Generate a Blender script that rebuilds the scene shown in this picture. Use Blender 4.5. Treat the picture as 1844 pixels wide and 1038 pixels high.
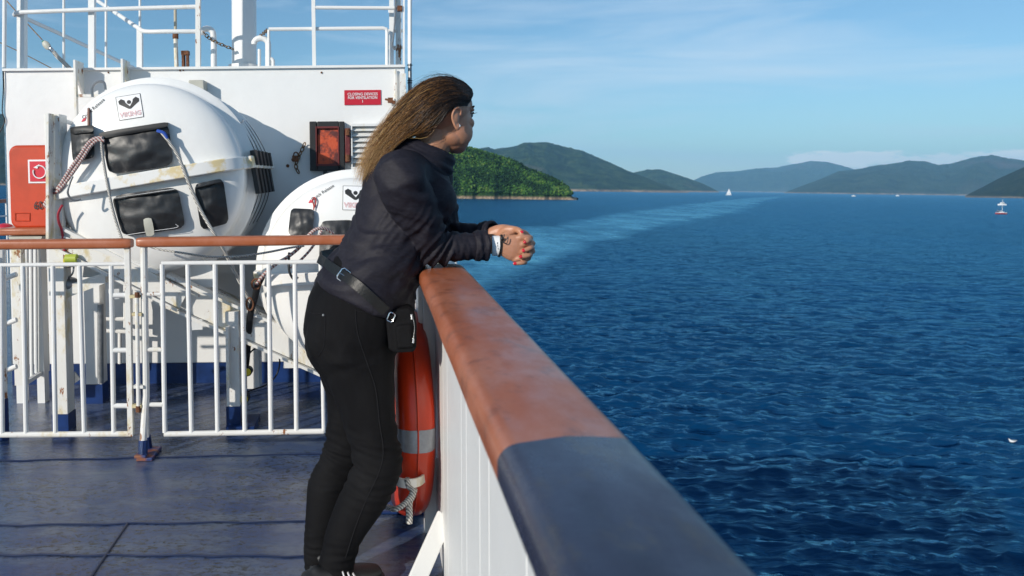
import bpy, bmesh, math, random
import numpy as np
from mathutils import Vector, Matrix, noise
random.seed(7); rng = np.random.default_rng(7)
for o in list(bpy.data.objects): bpy.data.objects.remove(o)
S = bpy.context.scene; COL = S.collection
R_ = math.radians
# ------------------------------------------------------------------ camera
F = 1400.0; PX, PY = 680.0, 380.0; W, H = 1844.0, 1038.0
EYE = Vector((0, 0, 1.22))                       # eye above the deck, in the ship's frame
def cam_rot(pitch_down, roll):
    return (Matrix.Rotation(math.pi/2 - pitch_down, 3, 'X') @ Matrix.Rotation(roll, 3, 'Z'))
CS = cam_rot(math.atan((PY-318)/F), R_(-0.57))   # camera in the ship's frame
CW = cam_rot(math.atan((PY-336)/F), R_(0.75))    # camera in the level world (the ship heels a little)
HEEL3 = CW @ CS.inverted()
HEEL = Matrix.Translation(EYE) @ HEEL3.to_4x4() @ Matrix.Translation(-EYE)
SEA_Z = EYE.z - 16.2
cam = bpy.data.cameras.new('camera'); camo = bpy.data.objects.new('camera', cam); COL.objects.link(camo)
camo.matrix_world = Matrix.Translation(EYE) @ CW.to_4x4()
cam.sensor_width = 36; cam.lens = F/W*36
cam.shift_x = (W/2-PX)/W; cam.shift_y = -(H/2-PY)/W
cam.clip_start = 0.05; cam.clip_end = 200000
cam.dof.use_dof = True; cam.dof.focus_distance = 3.3; cam.dof.aperture_fstop = 6.3
S.camera = camo
# ------------------------------------------------------------------ sky and sun
SUN_SHIP = Vector((0.92, 1.0, -0.52)).normalized()
SUN = (HEEL3 @ SUN_SHIP).normalized()            # direction the light travels
el = math.asin(-SUN.z); az = math.atan2(-SUN.x, -SUN.y)
world = bpy.data.worlds.new("World"); S.world = world; world.use_nodes = True
nt = world.node_tree; nt.nodes.clear()
def N(nt, t, **kw):
    n = nt.nodes.new(t)
    for k, v in kw.items(): setattr(n, k, v)
    return n
out = N(nt, 'ShaderNodeOutputWorld'); bg = N(nt, 'ShaderNodeBackground')
sky = N(nt, 'ShaderNodeTexSky', sky_type='NISHITA', sun_disc=False, sun_elevation=el, sun_rotation=az, altitude=0, air_density=1.0, dust_density=0.15, ozone_density=3.4)
tc = N(nt, 'ShaderNodeTexCoord'); mp = N(nt, 'ShaderNodeMapping'); mp.inputs['Scale'].default_value = (1.3, 1.3, 11)
mp.inputs['Rotation'].default_value = (0, R_(5), 0)
nz = N(nt, 'ShaderNodeTexNoise'); nz.inputs['Scale'].default_value = 1.9; nz.inputs['Detail'].default_value = 6; nz.inputs['Roughness'].default_value = .56; nz.inputs['Distortion'].default_value = .5
rp = N(nt, 'ShaderNodeValToRGB'); rp.color_ramp.elements[0].position = .42; rp.color_ramp.elements[1].position = .74
rp.color_ramp.elements[1].color = (.68, .68, .68, 1)
mx = N(nt, 'ShaderNodeMix', data_type='RGBA'); mx.inputs[7].default_value = (6.2, 7.3, 8.4, 1)
nt.links.new(tc.outputs['Generated'], mp.inputs['Vector']); nt.links.new(mp.outputs[0], nz.inputs['Vector'])
nt.links.new(nz.outputs[0], rp.inputs[0]); nt.links.new(rp.outputs[0], mx.inputs[0]); tn = N(nt, 'ShaderNodeMix', data_type='RGBA', blend_type='MULTIPLY'); tn.inputs[0].default_value = 1; tn.inputs[7].default_value = (.84, .975, .985, 1); nt.links.new(sky.outputs[0], tn.inputs[6]); nt.links.new(tn.outputs[2], mx.inputs[6])
# low bank of small white clouds near the horizon
sxyz = N(nt, 'ShaderNodeSeparateXYZ'); nt.links.new(tc.outputs['Generated'], sxyz.inputs[0])
mp2 = N(nt, 'ShaderNodeMapping'); mp2.inputs['Scale'].default_value = (16, 16, 60); mp2.inputs['Location'].default_value = (1.2, .4, 0); nt.links.new(tc.outputs['Generated'], mp2.inputs['Vector'])
nz2 = N(nt, 'ShaderNodeTexNoise'); nz2.inputs['Scale'].default_value = 1.0; nz2.inputs['Detail'].default_value = 6; nz2.inputs['Roughness'].default_value = .6; nt.links.new(mp2.outputs[0], nz2.inputs['Vector'])
bnd = N(nt, 'ShaderNodeMapRange'); bnd.interpolation_type = 'SMOOTHSTEP'; nt.links.new(sxyz.outputs[2], bnd.inputs[0]); bnd.inputs[1].default_value = .040; bnd.inputs[2].default_value = .062; bnd.inputs[3].default_value = .20; bnd.inputs[4].default_value = -.5
azm = N(nt, 'ShaderNodeMapRange'); azm.interpolation_type = 'SMOOTHSTEP'; nt.links.new(sxyz.outputs[0], azm.inputs[0]); azm.inputs[1].default_value = .40; azm.inputs[2].default_value = .50; azm.inputs[3].default_value = -.45; azm.inputs[4].default_value = .0
adz = N(nt, 'ShaderNodeMath', operation='ADD'); nt.links.new(azm.outputs[0], adz.inputs[0])
ad2 = N(nt, 'ShaderNodeMath', operation='ADD'); nt.links.new(nz2.outputs[0], adz.inputs[1]); nt.links.new(adz.outputs[0], ad2.inputs[0]); nt.links.new(bnd.outputs[0], ad2.inputs[1])
rp2 = N(nt, 'ShaderNodeValToRGB'); rp2.color_ramp.elements[0].position = .58; rp2.color_ramp.elements[1].position = .65; rp2.color_ramp.elements[1].color = (.8,.8,.8,1); nt.links.new(ad2.outputs[0], rp2.inputs[0])
mx2 = N(nt, 'ShaderNodeMix', data_type='RGBA'); mx2.inputs[7].default_value = (11, 10.6, 10.2, 1); nt.links.new(rp2.outputs[0], mx2.inputs[0]); nt.links.new(mx.outputs[2], mx2.inputs[6]); mx = mx2
nt.links.new(mx.outputs[2], bg.inputs[0]); bg.inputs[1].default_value = 0.12
nt.links.new(bg.outputs[0], out.inputs[0])
sl = bpy.data.lights.new('sun', 'SUN'); sl.energy = 4.6; sl.angle = R_(0.5); sl.color = (1, .93, .83)
so = bpy.data.objects.new('sun', sl); COL.objects.link(so)
so.rotation_euler = SUN.to_track_quat('-Z', 'Y').to_euler()
S.view_settings.view_transform = 'Standard'; S.view_settings.look = 'None'; S.view_settings.exposure = 0.0; S.view_settings.gamma = 1
S.render.engine = 'CYCLES'
S.cycles.volume_bounces = 1; S.cycles.max_bounces = 6
# ------------------------------------------------------------------ helpers
def P(px, py, d):                                # pixel of the photograph at depth d (ship frame)
    r = CS @ Vector(((px-PX)/F, (PY-py)/F, -1)); return EYE + r*(d/r.y)
def PZ(px, py, z):                               # pixel meets the level z (ship frame)
    r = CS @ Vector(((px-PX)/F, (PY-py)/F, -1)); return EYE + r*((z-EYE.z)/r.z)
def PW(px, py, D):                               # pixel at distance D (world frame)
    r = CW @ Vector(((px-PX)/F, (PY-py)/F, -1)); return EYE + r*(D/r.y)
def PWZ(px, py):                                 # pixel meets the sea
    r = CW @ Vector(((px-PX)/F, (PY-py)/F, -1)); return EYE + r*((SEA_Z-EYE.z)/r.z)
WORLDSET = set()
def empty(name, label=None, cat=None, loc=(0,0,0), group=None):
    o = bpy.data.objects.new(name, None); COL.objects.link(o); o.location = loc; o.empty_display_size = .1
    return tag(o, label, cat, group)
def tag(o, label=None, cat=None, group=None, kind=None):
    if label: o['label'] = label
    if cat: o['category'] = cat
    if group: o['group'] = group
    if kind: o['kind'] = kind
    return o
class MB:
    def __init__(s): s.v = []; s.f = []; s.m = []; s.cur = 0
    def add(s, vs, fs):
        b = len(s.v); s.v += [tuple(v) for v in vs]; s.f += [tuple(b+i for i in f) for f in fs]; s.m += [s.cur]*len(fs); return s
    def box(s, c, d, rot=None):
        c = Vector(c); hx, hy, hz = d[0]/2, d[1]/2, d[2]/2
        vs = [Vector((x, y, z)) for x in (-hx, hx) for y in (-hy, hy) for z in (-hz, hz)]
        if rot is not None: vs = [rot @ v for v in vs]
        return s.add([c+v for v in vs], [(0,1,3,2),(4,6,7,5),(0,4,5,1),(2,3,7,6),(0,2,6,4),(1,5,7,3)])
    def bb(s, x0, x1, y0, y1, z0, z1): return s.box(((x0+x1)/2, (y0+y1)/2, (z0+z1)/2), (abs(x1-x0), abs(y1-y0), abs(z1-z0)))
    def beam(s, p0, p1, w, h, up=Vector((0,0,1))):
        p0, p1 = Vector(p0), Vector(p1); t = (p1-p0); L = t.length; t.normalize()
        u = t.cross(up).normalized(); v = u.cross(t)
        rot = Matrix((u, t, v)).transposed(); return s.box((p0+p1)/2, (w, L, h), rot)
    def loft(s, pts, ra, rb=None, ref=Vector((0,1,0)), n=16, cap='round', closed=False, tw=None):
        pts = [Vector(p) for p in pts]; k = len(pts)
        if not hasattr(ra, '__len__'): ra = [ra]*k
        if rb is None: rb = ra
        if not hasattr(rb, '__len__'): rb = [rb]*k
        tans = []
        for i in range(k):
            a = pts[(i-1) % k] if (closed or i > 0) else pts[i]; b = pts[(i+1) % k] if (closed or i < k-1) else pts[i]
            tans.append((b-a).normalized())
        ref = Vector(ref); rings = []; P2 = []; 
        secs = [(pts[i], tans[i], ra[i], rb[i]) for i in range(k)]
        if cap == 'round' and not closed:
            def capn(p, t, a, b, sg):
                r = min(a, b); L = []
                for q in (80, 60, 35): L.append((p+t*sg*r*math.sin(R_(q)), t, a*math.cos(R_(q)), b*math.cos(R_(q))))
                return L
            secs = capn(*secs[0], -1) + secs + capn(*secs[-1], 1)[::-1]
        b0 = len(s.v); vs = []; last = None
        for p, t, a, b in secs:
            r2 = ref if last is None else last
            y = (r2 - t*r2.dot(t))
            if y.length < 1e-4: y = t.orthogonal()
            y.normalize(); x = y.cross(t); last = y
            for j in range(n):
                an = 2*math.pi*j/n; vs.append(p + x*(a*math.cos(an)) + y*(b*math.sin(an)))
        m = len(secs); fs = []
        for i in range(m if closed else m-1):
            for j in range(n):
                i2 = (i+1) % m; fs.append((i*n+j, i*n+(j+1) % n, i2*n+(j+1) % n, i2*n+j))
        if not closed: fs.append(tuple(range(n))[::-1]); fs.append(tuple((m-1)*n+j for j in range(n)))
        return s.add(vs, fs)
    def tube(s, pts, r, n=8, closed=False, cap='flat'): return s.loft(pts, r, None, Vector((.13, .31, .94)), n, cap, closed)
    def cyl(s, p0, p1, r, r1=None, n=16):
        return s.loft([p0, p1], [r, r if r1 is None else r1], None, Vector((.13,.31,.94)), n, 'flat')
    def ell(s, c, r, rot=None, nu=20, nv=12):
        c = Vector(c); vs = []; fs = []
        if not hasattr(r, '__len__'): r = (r, r, r)
        for i in range(1, nv):
            th = math.pi*i/nv
            for j in range(nu):
                ph = 2*math.pi*j/nu; v = Vector((r[0]*math.sin(th)*math.cos(ph), r[1]*math.sin(th)*math.sin(ph), r[2]*math.cos(th)))
                vs.append(v)
        vs += [Vector((0,0,r[2])), Vector((0,0,-r[2]))]
        if rot is not None: vs = [rot @ v for v in vs]
        for i in range(nv-2):
            for j in range(nu): fs.append((i*nu+j, (i+1)*nu+j, (i+1)*nu+(j+1) % nu, i*nu+(j+1) % nu))
        t = (nv-1)*nu
        for j in range(nu): fs.append((t, j, (j+1) % nu)); fs.append((t+1, (nv-2)*nu+(j+1) % nu, (nv-2)*nu+j))
        return s.add([c+v for v in vs], fs)
    def prism(s, poly, off):                     # poly: list of Vectors, extruded by vector off
        n = len(poly); off = Vector(off); vs = [Vector(p) for p in poly]+[Vector(p)+off for p in poly]
        return s.add(vs, [tuple(range(n))[::-1], tuple(range(n, 2*n))]+[(i, (i+1) % n, n+(i+1) % n, n+i) for i in range(n)])
    def build(s, name, mats, parent=None, smooth=True, angle=35, bev=0, fix=True):
        me = bpy.data.meshes.new(name); me.from_pydata(s.v, [], s.f); 
        if not isinstance(mats, (list, tuple)): mats = [mats]
        for m in mats: me.materials.append(m)
        if len(mats) > 1: me.polygons.foreach_set('material_index', s.m)
        me.update()
        if fix:
            bm = bmesh.new(); bm.from_mesh(me); bmesh.ops.recalc_face_normals(bm, faces=bm.faces); bm.to_mesh(me); bm.free()
        if smooth: me.shade_smooth(); me.set_sharp_from_angle(angle=R_(angle))
        o = bpy.data.objects.new(name, me); COL.objects.link(o)
        if parent: o.parent = parent; o.matrix_parent_inverse = Matrix.Translation(-Vector(parent.location))
        if bev:
            b = o.modifiers.new('bevel', 'BEVEL'); b.width = bev; b.segments = 2; b.limit_method = 'ANGLE'; b.angle_limit = R_(40)
        return o
def bez(pts, n=8, closed=False):                 # Catmull-Rom through the points
    pts = [Vector(p) for p in pts]; k = len(pts); L = []
    for i in range(k if closed else k-1):
        g = lambda j: pts[j % k] if closed else pts[max(0, min(k-1, j))]
        a, b, c, d = g(i-1), g(i), g(i+1), g(i+2)
        for q in range(n):
            t = q/n; L.append(.5*((2*b)+(c-a)*t+(2*a-5*b+4*c-d)*t*t+(3*b-a-3*c+d)*t**3))
    if not closed: L.append(pts[-1])
    return L
def lerp(a, b, t): return a+(b-a)*t
def seq(vals, n):                                # resample radii like bez does
    L = []
    for i in range(len(vals)-1):
        for q in range(n): L.append(lerp(vals[i], vals[i+1], q/n))
    return L+[vals[-1]]
def text_mesh(s, size, align='CENTER', bold=0.0):
    c = bpy.data.curves.new('t', 'FONT'); c.body = s; c.size = size; c.align_x = align; c.align_y = 'CENTER'; c.offset = bold; c.resolution_u = 3
    o = bpy.data.objects.new('t', c); COL.objects.link(o); dg = bpy.context.evaluated_depsgraph_get(); dg.update()
    me = bpy.data.meshes.new_from_object(o.evaluated_get(dg)); bpy.data.objects.remove(o); bpy.data.curves.remove(c); return me
# ------------------------------------------------------------------ materials
def mat(name, col, rough=.5, metal=0, spec=.5, noise_amt=0, nscale=8, bump=0, bscale=60, coat=0, col2=None, detail=5, nstretch=(1,1,1), thr=None):
    m = bpy.data.materials.new(name); m.use_nodes = True; nt = m.node_tree; b = nt.nodes['Principled BSDF']
    b.inputs['Base Color'].default_value = (*col, 1); b.inputs['Roughness'].default_value = rough
    b.inputs['Metallic'].default_value = metal; b.inputs['Specular IOR Level'].default_value = spec; b.inputs['Coat Weight'].default_value = coat
    tc = N(nt, 'ShaderNodeTexCoord'); mp = N(nt, 'ShaderNodeMapping'); mp.inputs['Scale'].default_value = nstretch
    nt.links.new(tc.outputs['Object'], mp.inputs[0])
    if noise_amt or col2:
        n = N(nt, 'ShaderNodeTexNoise'); n.inputs['Scale'].default_value = nscale; n.inputs['Detail'].default_value = detail; n.inputs['Roughness'].default_value = .62
        r = N(nt, 'ShaderNodeValToRGB'); lo, hi = thr or (.35, .65); r.color_ramp.elements[0].position = lo; r.color_ramp.elements[1].position = hi
        c2 = col2 or tuple(c*(1-noise_amt) for c in col)
        r.color_ramp.elements[0].color = (*col, 1); r.color_ramp.elements[1].color = (*c2, 1)
        nt.links.new(mp.outputs[0], n.inputs['Vector']); nt.links.new(n.outputs[0], r.inputs[0]); nt.links.new(r.outputs[0], b.inputs['Base Color'])
    if bump:
        n2 = N(nt, 'ShaderNodeTexNoise'); n2.inputs['Scale'].default_value = bscale; n2.inputs['Detail'].default_value = 4
        bp = N(nt, 'ShaderNodeBump'); bp.inputs['Strength'].default_value = bump; bp.inputs['Distance'].default_value = .003
        nt.links.new(mp.outputs[0], n2.inputs['Vector']); nt.links.new(n2.outputs[0], bp.inputs['Height']); nt.links.new(bp.outputs[0], b.inputs['Normal'])
    return m
def ramp(nt, src, stops):
    r = N(nt, 'ShaderNodeValToRGB'); e = r.color_ramp.elements
    while len(e) < len(stops): e.new(.5)
    for q, (p, c) in zip(e, stops): q.position = p; q.color = (*c, 1) if len(c) == 3 else c
    nt.links.new(src, r.inputs[0]); return r
def mixc(nt, fac, a, b, mode='MIX'):
    m = N(nt, 'ShaderNodeMix', data_type='RGBA', blend_type=mode)
    for sock, v in ((0, fac), (6, a), (7, b)):
        if isinstance(v, (int, float)): m.inputs[sock].default_value = v
        elif isinstance(v, tuple): m.inputs[sock].default_value = (*v, 1)
        else: nt.links.new(v, m.inputs[sock])
    return m.outputs[2]
def noiz(nt, scale, detail=5, rough=.6, stretch=None, dist=0, coord='Object'):
    tc = N(nt, 'ShaderNodeTexCoord'); n = N(nt, 'ShaderNodeTexNoise'); n.inputs['Scale'].default_value = scale; n.inputs['Detail'].default_value = detail
    n.inputs['Roughness'].default_value = rough; n.inputs['Distortion'].default_value = dist
    if stretch:
        mp = N(nt, 'ShaderNodeMapping'); mp.inputs['Scale'].default_value = stretch; nt.links.new(tc.outputs[coord], mp.inputs[0]); nt.links.new(mp.outputs[0], n.inputs['Vector'])
    else: nt.links.new(tc.outputs[coord], n.inputs['Vector'])
    return n.outputs[0]
def bumpn(nt, b, src, strength, dist=.003):
    bp = N(nt, 'ShaderNodeBump'); bp.inputs['Strength'].default_value = strength; bp.inputs['Distance'].default_value = dist
    nt.links.new(src, bp.inputs['Height'])
    if b.inputs['Normal'].is_linked: nt.links.new(b.inputs['Normal'].links[0].from_socket, bp.inputs['Normal'])
    nt.links.new(bp.outputs[0], b.inputs['Normal'])
def newmat(name, rough=.5):
    m = bpy.data.materials.new(name); m.use_nodes = True; b = m.node_tree.nodes['Principled BSDF']; b.inputs['Roughness'].default_value = rough; return m, m.node_tree, b
def white_paint(name, base=(.78,.78,.76), rust=.7, scale=3.0, rough=.42, stretch=(1,1,.35)):
    m, nt, b = newmat(name, rough)
    big = noiz(nt, 1.6, 4, .6); c = mixc(nt, ramp(nt, big, [(.35, (0,0,0)), (.7, (1,1,1))]).outputs[0], base, tuple(x*.93 for x in base))
    st = noiz(nt, scale, 7, .72, stretch); f = ramp(nt, st, [(rust-.03, (0,0,0)), (rust+.10, (1,1,1))]).outputs[0]
    c = mixc(nt, f, c, (.62, .52, .30))
    st2 = noiz(nt, scale*2.1, 8, .75, (1.1, .9, .5)); f2 = ramp(nt, st2, [(rust+.035, (0,0,0)), (rust+.06, (1,1,1))]).outputs[0]
    c = mixc(nt, f2, c, (.26, .10, .03)); nt.links.new(c, b.inputs['Base Color'])
    bumpn(nt, b, noiz(nt, 9, 3), .25, .01); bumpn(nt, b, noiz(nt, 90, 3), .12, .002)
    return m
M = {}
M['white'] = white_paint('white_paint', rust=.655, scale=4); M['white_clean'] = white_paint('white_wall_paint', (.80,.80,.785), .755, 1.6, .38)
M['white_rusty'] = white_paint('white_paint_rusting', (.76,.75,.71), .565, 7, .45, (1,1,.6))
M['grp'] = white_paint('white_glassfibre', (.82,.815,.79), .73, 2.2, .3, (1,1,1))
M['blue'] = mat('blue_paint', (.012,.04,.16), .3, noise_amt=.45, nscale=9, bump=.2, bscale=30)
M['terra'] = mat('terracotta_paint', (.36,.105,.04), .34, noise_amt=.3, nscale=14, bump=.15, bscale=40, col2=(.42,.15,.08), nstretch=(1,.3,1), thr=(.4,.75))
M['rust'] = mat('rusty_iron', (.20,.075,.03), .8, noise_amt=.6, nscale=60, bump=.8, bscale=90)
M['orange'] = mat('orange_plastic', (.62,.065,.018), .38, noise_amt=.25, nscale=5, bump=.08, bscale=20)
M['red'] = mat('red_sign', (.50,.012,.03), .35); M['redmark'] = mat('red_print', (.6,.03,.06), .5)
M['whitemark'] = mat('white_print', (.8,.8,.8), .45); M['blackmark'] = mat('black_print', (.015,.016,.018), .5)
M['black'] = mat('black_canvas', (.012,.013,.015), .42, noise_amt=.0, bump=.7, bscale=15, col2=(.035,.037,.04), nscale=7, thr=(.45,.75))
M['rubber'] = mat('black_rubber', (.012,.012,.013), .5); M['grey'] = mat('grey_metal', (.33,.34,.35), .4, .6, noise_amt=.4, nscale=20)
M['steel'] = mat('steel', (.6,.6,.6), .22, 1.0)
M['chrome'] = mat('silver_metal', (.85,.85,.85), .12, 1.0); M['navy_edge'] = mat('window_dark', (.02,.03,.05), .2)
M['beige'] = mat('beige_plastic', (.50,.49,.42), .5, noise_amt=.15, nscale=12)
# rope: fine twist
def rope_mat(name, col, col2, sc=55):
    m, nt, b = newmat(name, .8); tc = N(nt, 'ShaderNodeTexCoord'); w = N(nt, 'ShaderNodeTexWave'); w.inputs['Scale'].default_value = sc; w.inputs['Distortion'].default_value = 1.5
    w.bands_direction = 'DIAGONAL'; nt.links.new(tc.outputs['Object'], w.inputs['Vector'])
    c = mixc(nt, ramp(nt, w.outputs[1], [(.25, (0,0,0)), (.55, (1,1,1))]).outputs[0], col2, col); nt.links.new(c, b.inputs['Base Color']); bumpn(nt, b, w.outputs[1], .6, .004); return m
M['rope'] = rope_mat('white_rope', (.62,.60,.55), (.22,.21,.20)); M['pinkrope'] = rope_mat('pink_fleck_rope', (.55,.50,.48), (.28,.10,.09), 38)
# ------------------------------------------------------------------ sea
def vnoise(x, y, seed=0):
    xi = np.floor(x).astype(np.int64); yi = np.floor(y).astype(np.int64); fx = x-xi; fy = y-yi
    def h(a, b):
        n = (a*374761393+b*668265263+seed*1442695041) & 0x7fffffff; n = ((n ^ (n >> 13))*1274126177) & 0x7fffffff; n = n ^ (n >> 16); return (n & 0xffff)/65535.0
    u = fx*fx*(3-2*fx); v = fy*fy*(3-2*fy)
    return (h(xi, yi)*(1-u)+h(xi+1, yi)*u)*(1-v)+(h(xi, yi+1)*(1-u)+h(xi+1, yi+1)*u)*v
def fbm(x, y, oct=5, seed=0, gain=.5):
    s = 0; a = 1; t = 0
    for k in range(oct): s = s+a*vnoise(x*2**k+k*17.3, y*2**k-k*9.1, seed+k); t += a; a *= gain
    return s/t
def grid_mesh(name, X, Y, Z, mats, wrap=False):
    n, m = X.shape; co = np.stack([X, Y, Z], -1).reshape(-1, 3).astype(np.float32)
    ii, jj = np.meshgrid(np.arange(n-1), np.arange(m-1), indexing='ij'); a = (ii*m+jj).ravel()
    q = np.stack([a, a+1, a+m+1, a+m], -1)
    if wrap:
        i = np.arange(n-1); a = i*m+m-1; q = np.concatenate([q, np.stack([a, i*m, (i+1)*m, a+m], -1)])
    me = bpy.data.meshes.new(name); me.vertices.add(len(co)); me.vertices.foreach_set('co', co.ravel())
    me.loops.add(q.size); me.loops.foreach_set('vertex_index', q.ravel().astype(np.int32))
    me.polygons.add(len(q)); me.polygons.foreach_set('loop_start', np.arange(0, q.size, 4, dtype=np.int32))
    me.polygons.foreach_set('use_smooth', np.ones(len(q), bool)); me.update(calc_edges=True)
    for mm in (mats if isinstance(mats, list) else [mats]): me.materials.append(mm)
    o = bpy.data.objects.new(name, me); COL.objects.link(o); WORLDSET.add(o); return o
def build_sea():
    r = [0.0, 4.0, 8.0, 12.0]; 
    while r[-1] < 27500:
        q = r[-1]; r.append(q+max(.085, q*(.0042 if q < 400 else .007 if q < 2500 else .02)))
    r = np.array(r)
    ang = np.concatenate([np.arange(-27.5, 42.5, .14), np.arange(42.5, 332.5, 2.5)]); ang = np.radians(ang)
    RR, AA = np.meshgrid(r, ang, indexing='ij'); X = RR*np.sin(AA); Y = RR*np.cos(AA)
    sp = np.maximum(np.gradient(r)[:, None]*np.ones_like(AA), RR*np.radians(.14))
    Z = np.zeros_like(X); DX = np.zeros_like(X); DY = np.zeros_like(X)
    wx = X+2.2*fbm(X*.05, Y*.05, 2, 3); wy = Y+2.2*fbm(X*.05+9, Y*.05, 2, 4)
    gust = .55+.9*fbm(X*.02, Y*.035, 3, 11)
    for k in range(64):
        lam = .26*(20**(k/63.0))*rng.uniform(.93, 1.07); th = math.radians(-78+rng.normal(0, 27 if lam > 2 else 42)); K = 2*math.pi/lam
        amp = lam*.0150*(1 if lam < 1.6 else (1.6/lam)**1.0)
        f = np.clip(lam/(2.2*sp)-1, 0, 1); ph = K*(wx*math.cos(th)+wy*math.sin(th))+rng.uniform(0, 6.28)
        A = amp*f*gust; Z += A*np.cos(ph); DX -= .8*A*math.cos(th)*np.sin(ph); DY -= .8*A*math.sin(th)*np.sin(ph)
    near = RR < 9; Z[near] = -.3
    m, nt, b0 = newmat('sea_water', .09); nt.nodes.remove(b0)
    b = N(nt, 'ShaderNodeBsdfGlossy'); body = N(nt, 'ShaderNodeBsdfDiffuse'); ms = N(nt, 'ShaderNodeMixShader'); fr = N(nt, 'ShaderNodeFresnel'); fr.inputs['IOR'].default_value = 1.333
    mn = N(nt, 'ShaderNodeMath', operation='MINIMUM'); mn.inputs[1].default_value = .52; b.inputs['Color'].default_value = (.34, .76, 1, 1); nt.links.new(fr.outputs[0], mn.inputs[0]); nt.links.new(mn.outputs[0], ms.inputs[0])
    nt.links.new(body.outputs[0], ms.inputs[1]); nt.links.new(b.outputs[0], ms.inputs[2]); nt.links.new(ms.outputs[0], nt.nodes['Material Output'].inputs[0])
    geo = N(nt, 'ShaderNodeNewGeometry')
    def n3(sc, st, det=3, rgh=.55):
        mp = N(nt, 'ShaderNodeMapping'); mp.inputs['Scale'].default_value = st; nt.links.new(geo.outputs['Position'], mp.inputs[0])
        n = N(nt, 'ShaderNodeTexNoise'); n.inputs['Scale'].default_value = sc; n.inputs['Detail'].default_value = det; n.inputs['Roughness'].default_value = rgh; nt.links.new(mp.outputs[0], n.inputs['Vector']); return n.outputs[0]
    at = N(nt, 'ShaderNodeAttribute'); at.attribute_name = 'foam'
    patch = ramp(nt, n3(.012, (1, .45, 1)), [(.35, (0,0,0)), (.65, (1,1,1))]).outputs[0]
    c = mixc(nt, patch, (.0010, .031, .095), (.0016, .041, .122))
    streak = ramp(nt, n3(.16, (.35, .14, 1), 8, .72), [(.38, (.18,.18,.18)), (.66, (1,1,1))]).outputs[0]
    mul = N(nt, 'ShaderNodeMath', operation='MULTIPLY'); nt.links.new(at.outputs['Fac'], mul.inputs[0]); nt.links.new(streak, mul.inputs[1])
    c = mixc(nt, mul.outputs[0], c, (.115, .37, .50)); nt.links.new(c, body.inputs['Color'])
    rr = N(nt, 'ShaderNodeMapRange'); nt.links.new(mul.outputs[0], rr.inputs[0]); rr.inputs[3].default_value = 0; rr.inputs[4].default_value = .2
    af = N(nt, 'ShaderNodeAttribute'); af.attribute_name = 'unresolved'; ad = N(nt, 'ShaderNodeMath', operation='ADD'); nt.links.new(rr.outputs[0], ad.inputs[0]); nt.links.new(af.outputs['Fac'], ad.inputs[1]); nt.links.new(ad.outputs[0], b.inputs['Roughness'])
    bumpn(nt, b, n3(.05, (.5, 1.5, 1), 5, .65), .8, 5.0); bumpn(nt, b, n3(.3, (.45, 1.3, 1), 4, .6), .85, 1.0); bumpn(nt, b, n3(3.2, (.5, 1.4, 1), 5, .65), .8, .10)
    for q in (fr, body): nt.links.new(b.inputs['Normal'].links[0].from_socket, q.inputs['Normal'])
    o = grid_mesh('sea', X+DX, Y+DY, SEA_Z+Z, m, wrap=True)
    L = np.array([(60,-25),(126,-6),(229,22),(321,60),(521,156),(900,350),(1417,628),(2360,1170),(4000,2150)]); Rr = np.array([(60,5),(126,22),(229,64),(400,163),(600,280),(900,440),(1417,712),(2360,1240),(4000,2240)])
    ws = 1.6*(fbm(X*.05, Y*.03, 4, 21)-.5)
    l = np.interp(Y, L[:,0], L[:,1]); rgt = np.interp(Y, Rr[:,0], Rr[:,1]); wd = rgt-l; t = (X-l)/wd+ws*.22
    foam = np.clip(t/.22, 0, 1)*np.clip((1-t)/.18, 0, 1)*np.clip((Y-55)/60, 0, 1)*np.clip((3200-Y)/1800, 0, 1)
    # a second faint slick to the wake's left
    foam = np.clip(foam, 0, 1)
    a = o.data.attributes.new('foam', 'FLOAT', 'POINT'); a.data.foreach_set('value', foam.ravel().astype(np.float32))
    a = o.data.attributes.new('unresolved', 'FLOAT', 'POINT'); a.data.foreach_set('value', np.clip(.05+.08*np.log10(np.maximum(RR, 20)/20), 0, .28).ravel().astype(np.float32))
    tag(o, kind='structure'); return o
build_sea()
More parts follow.
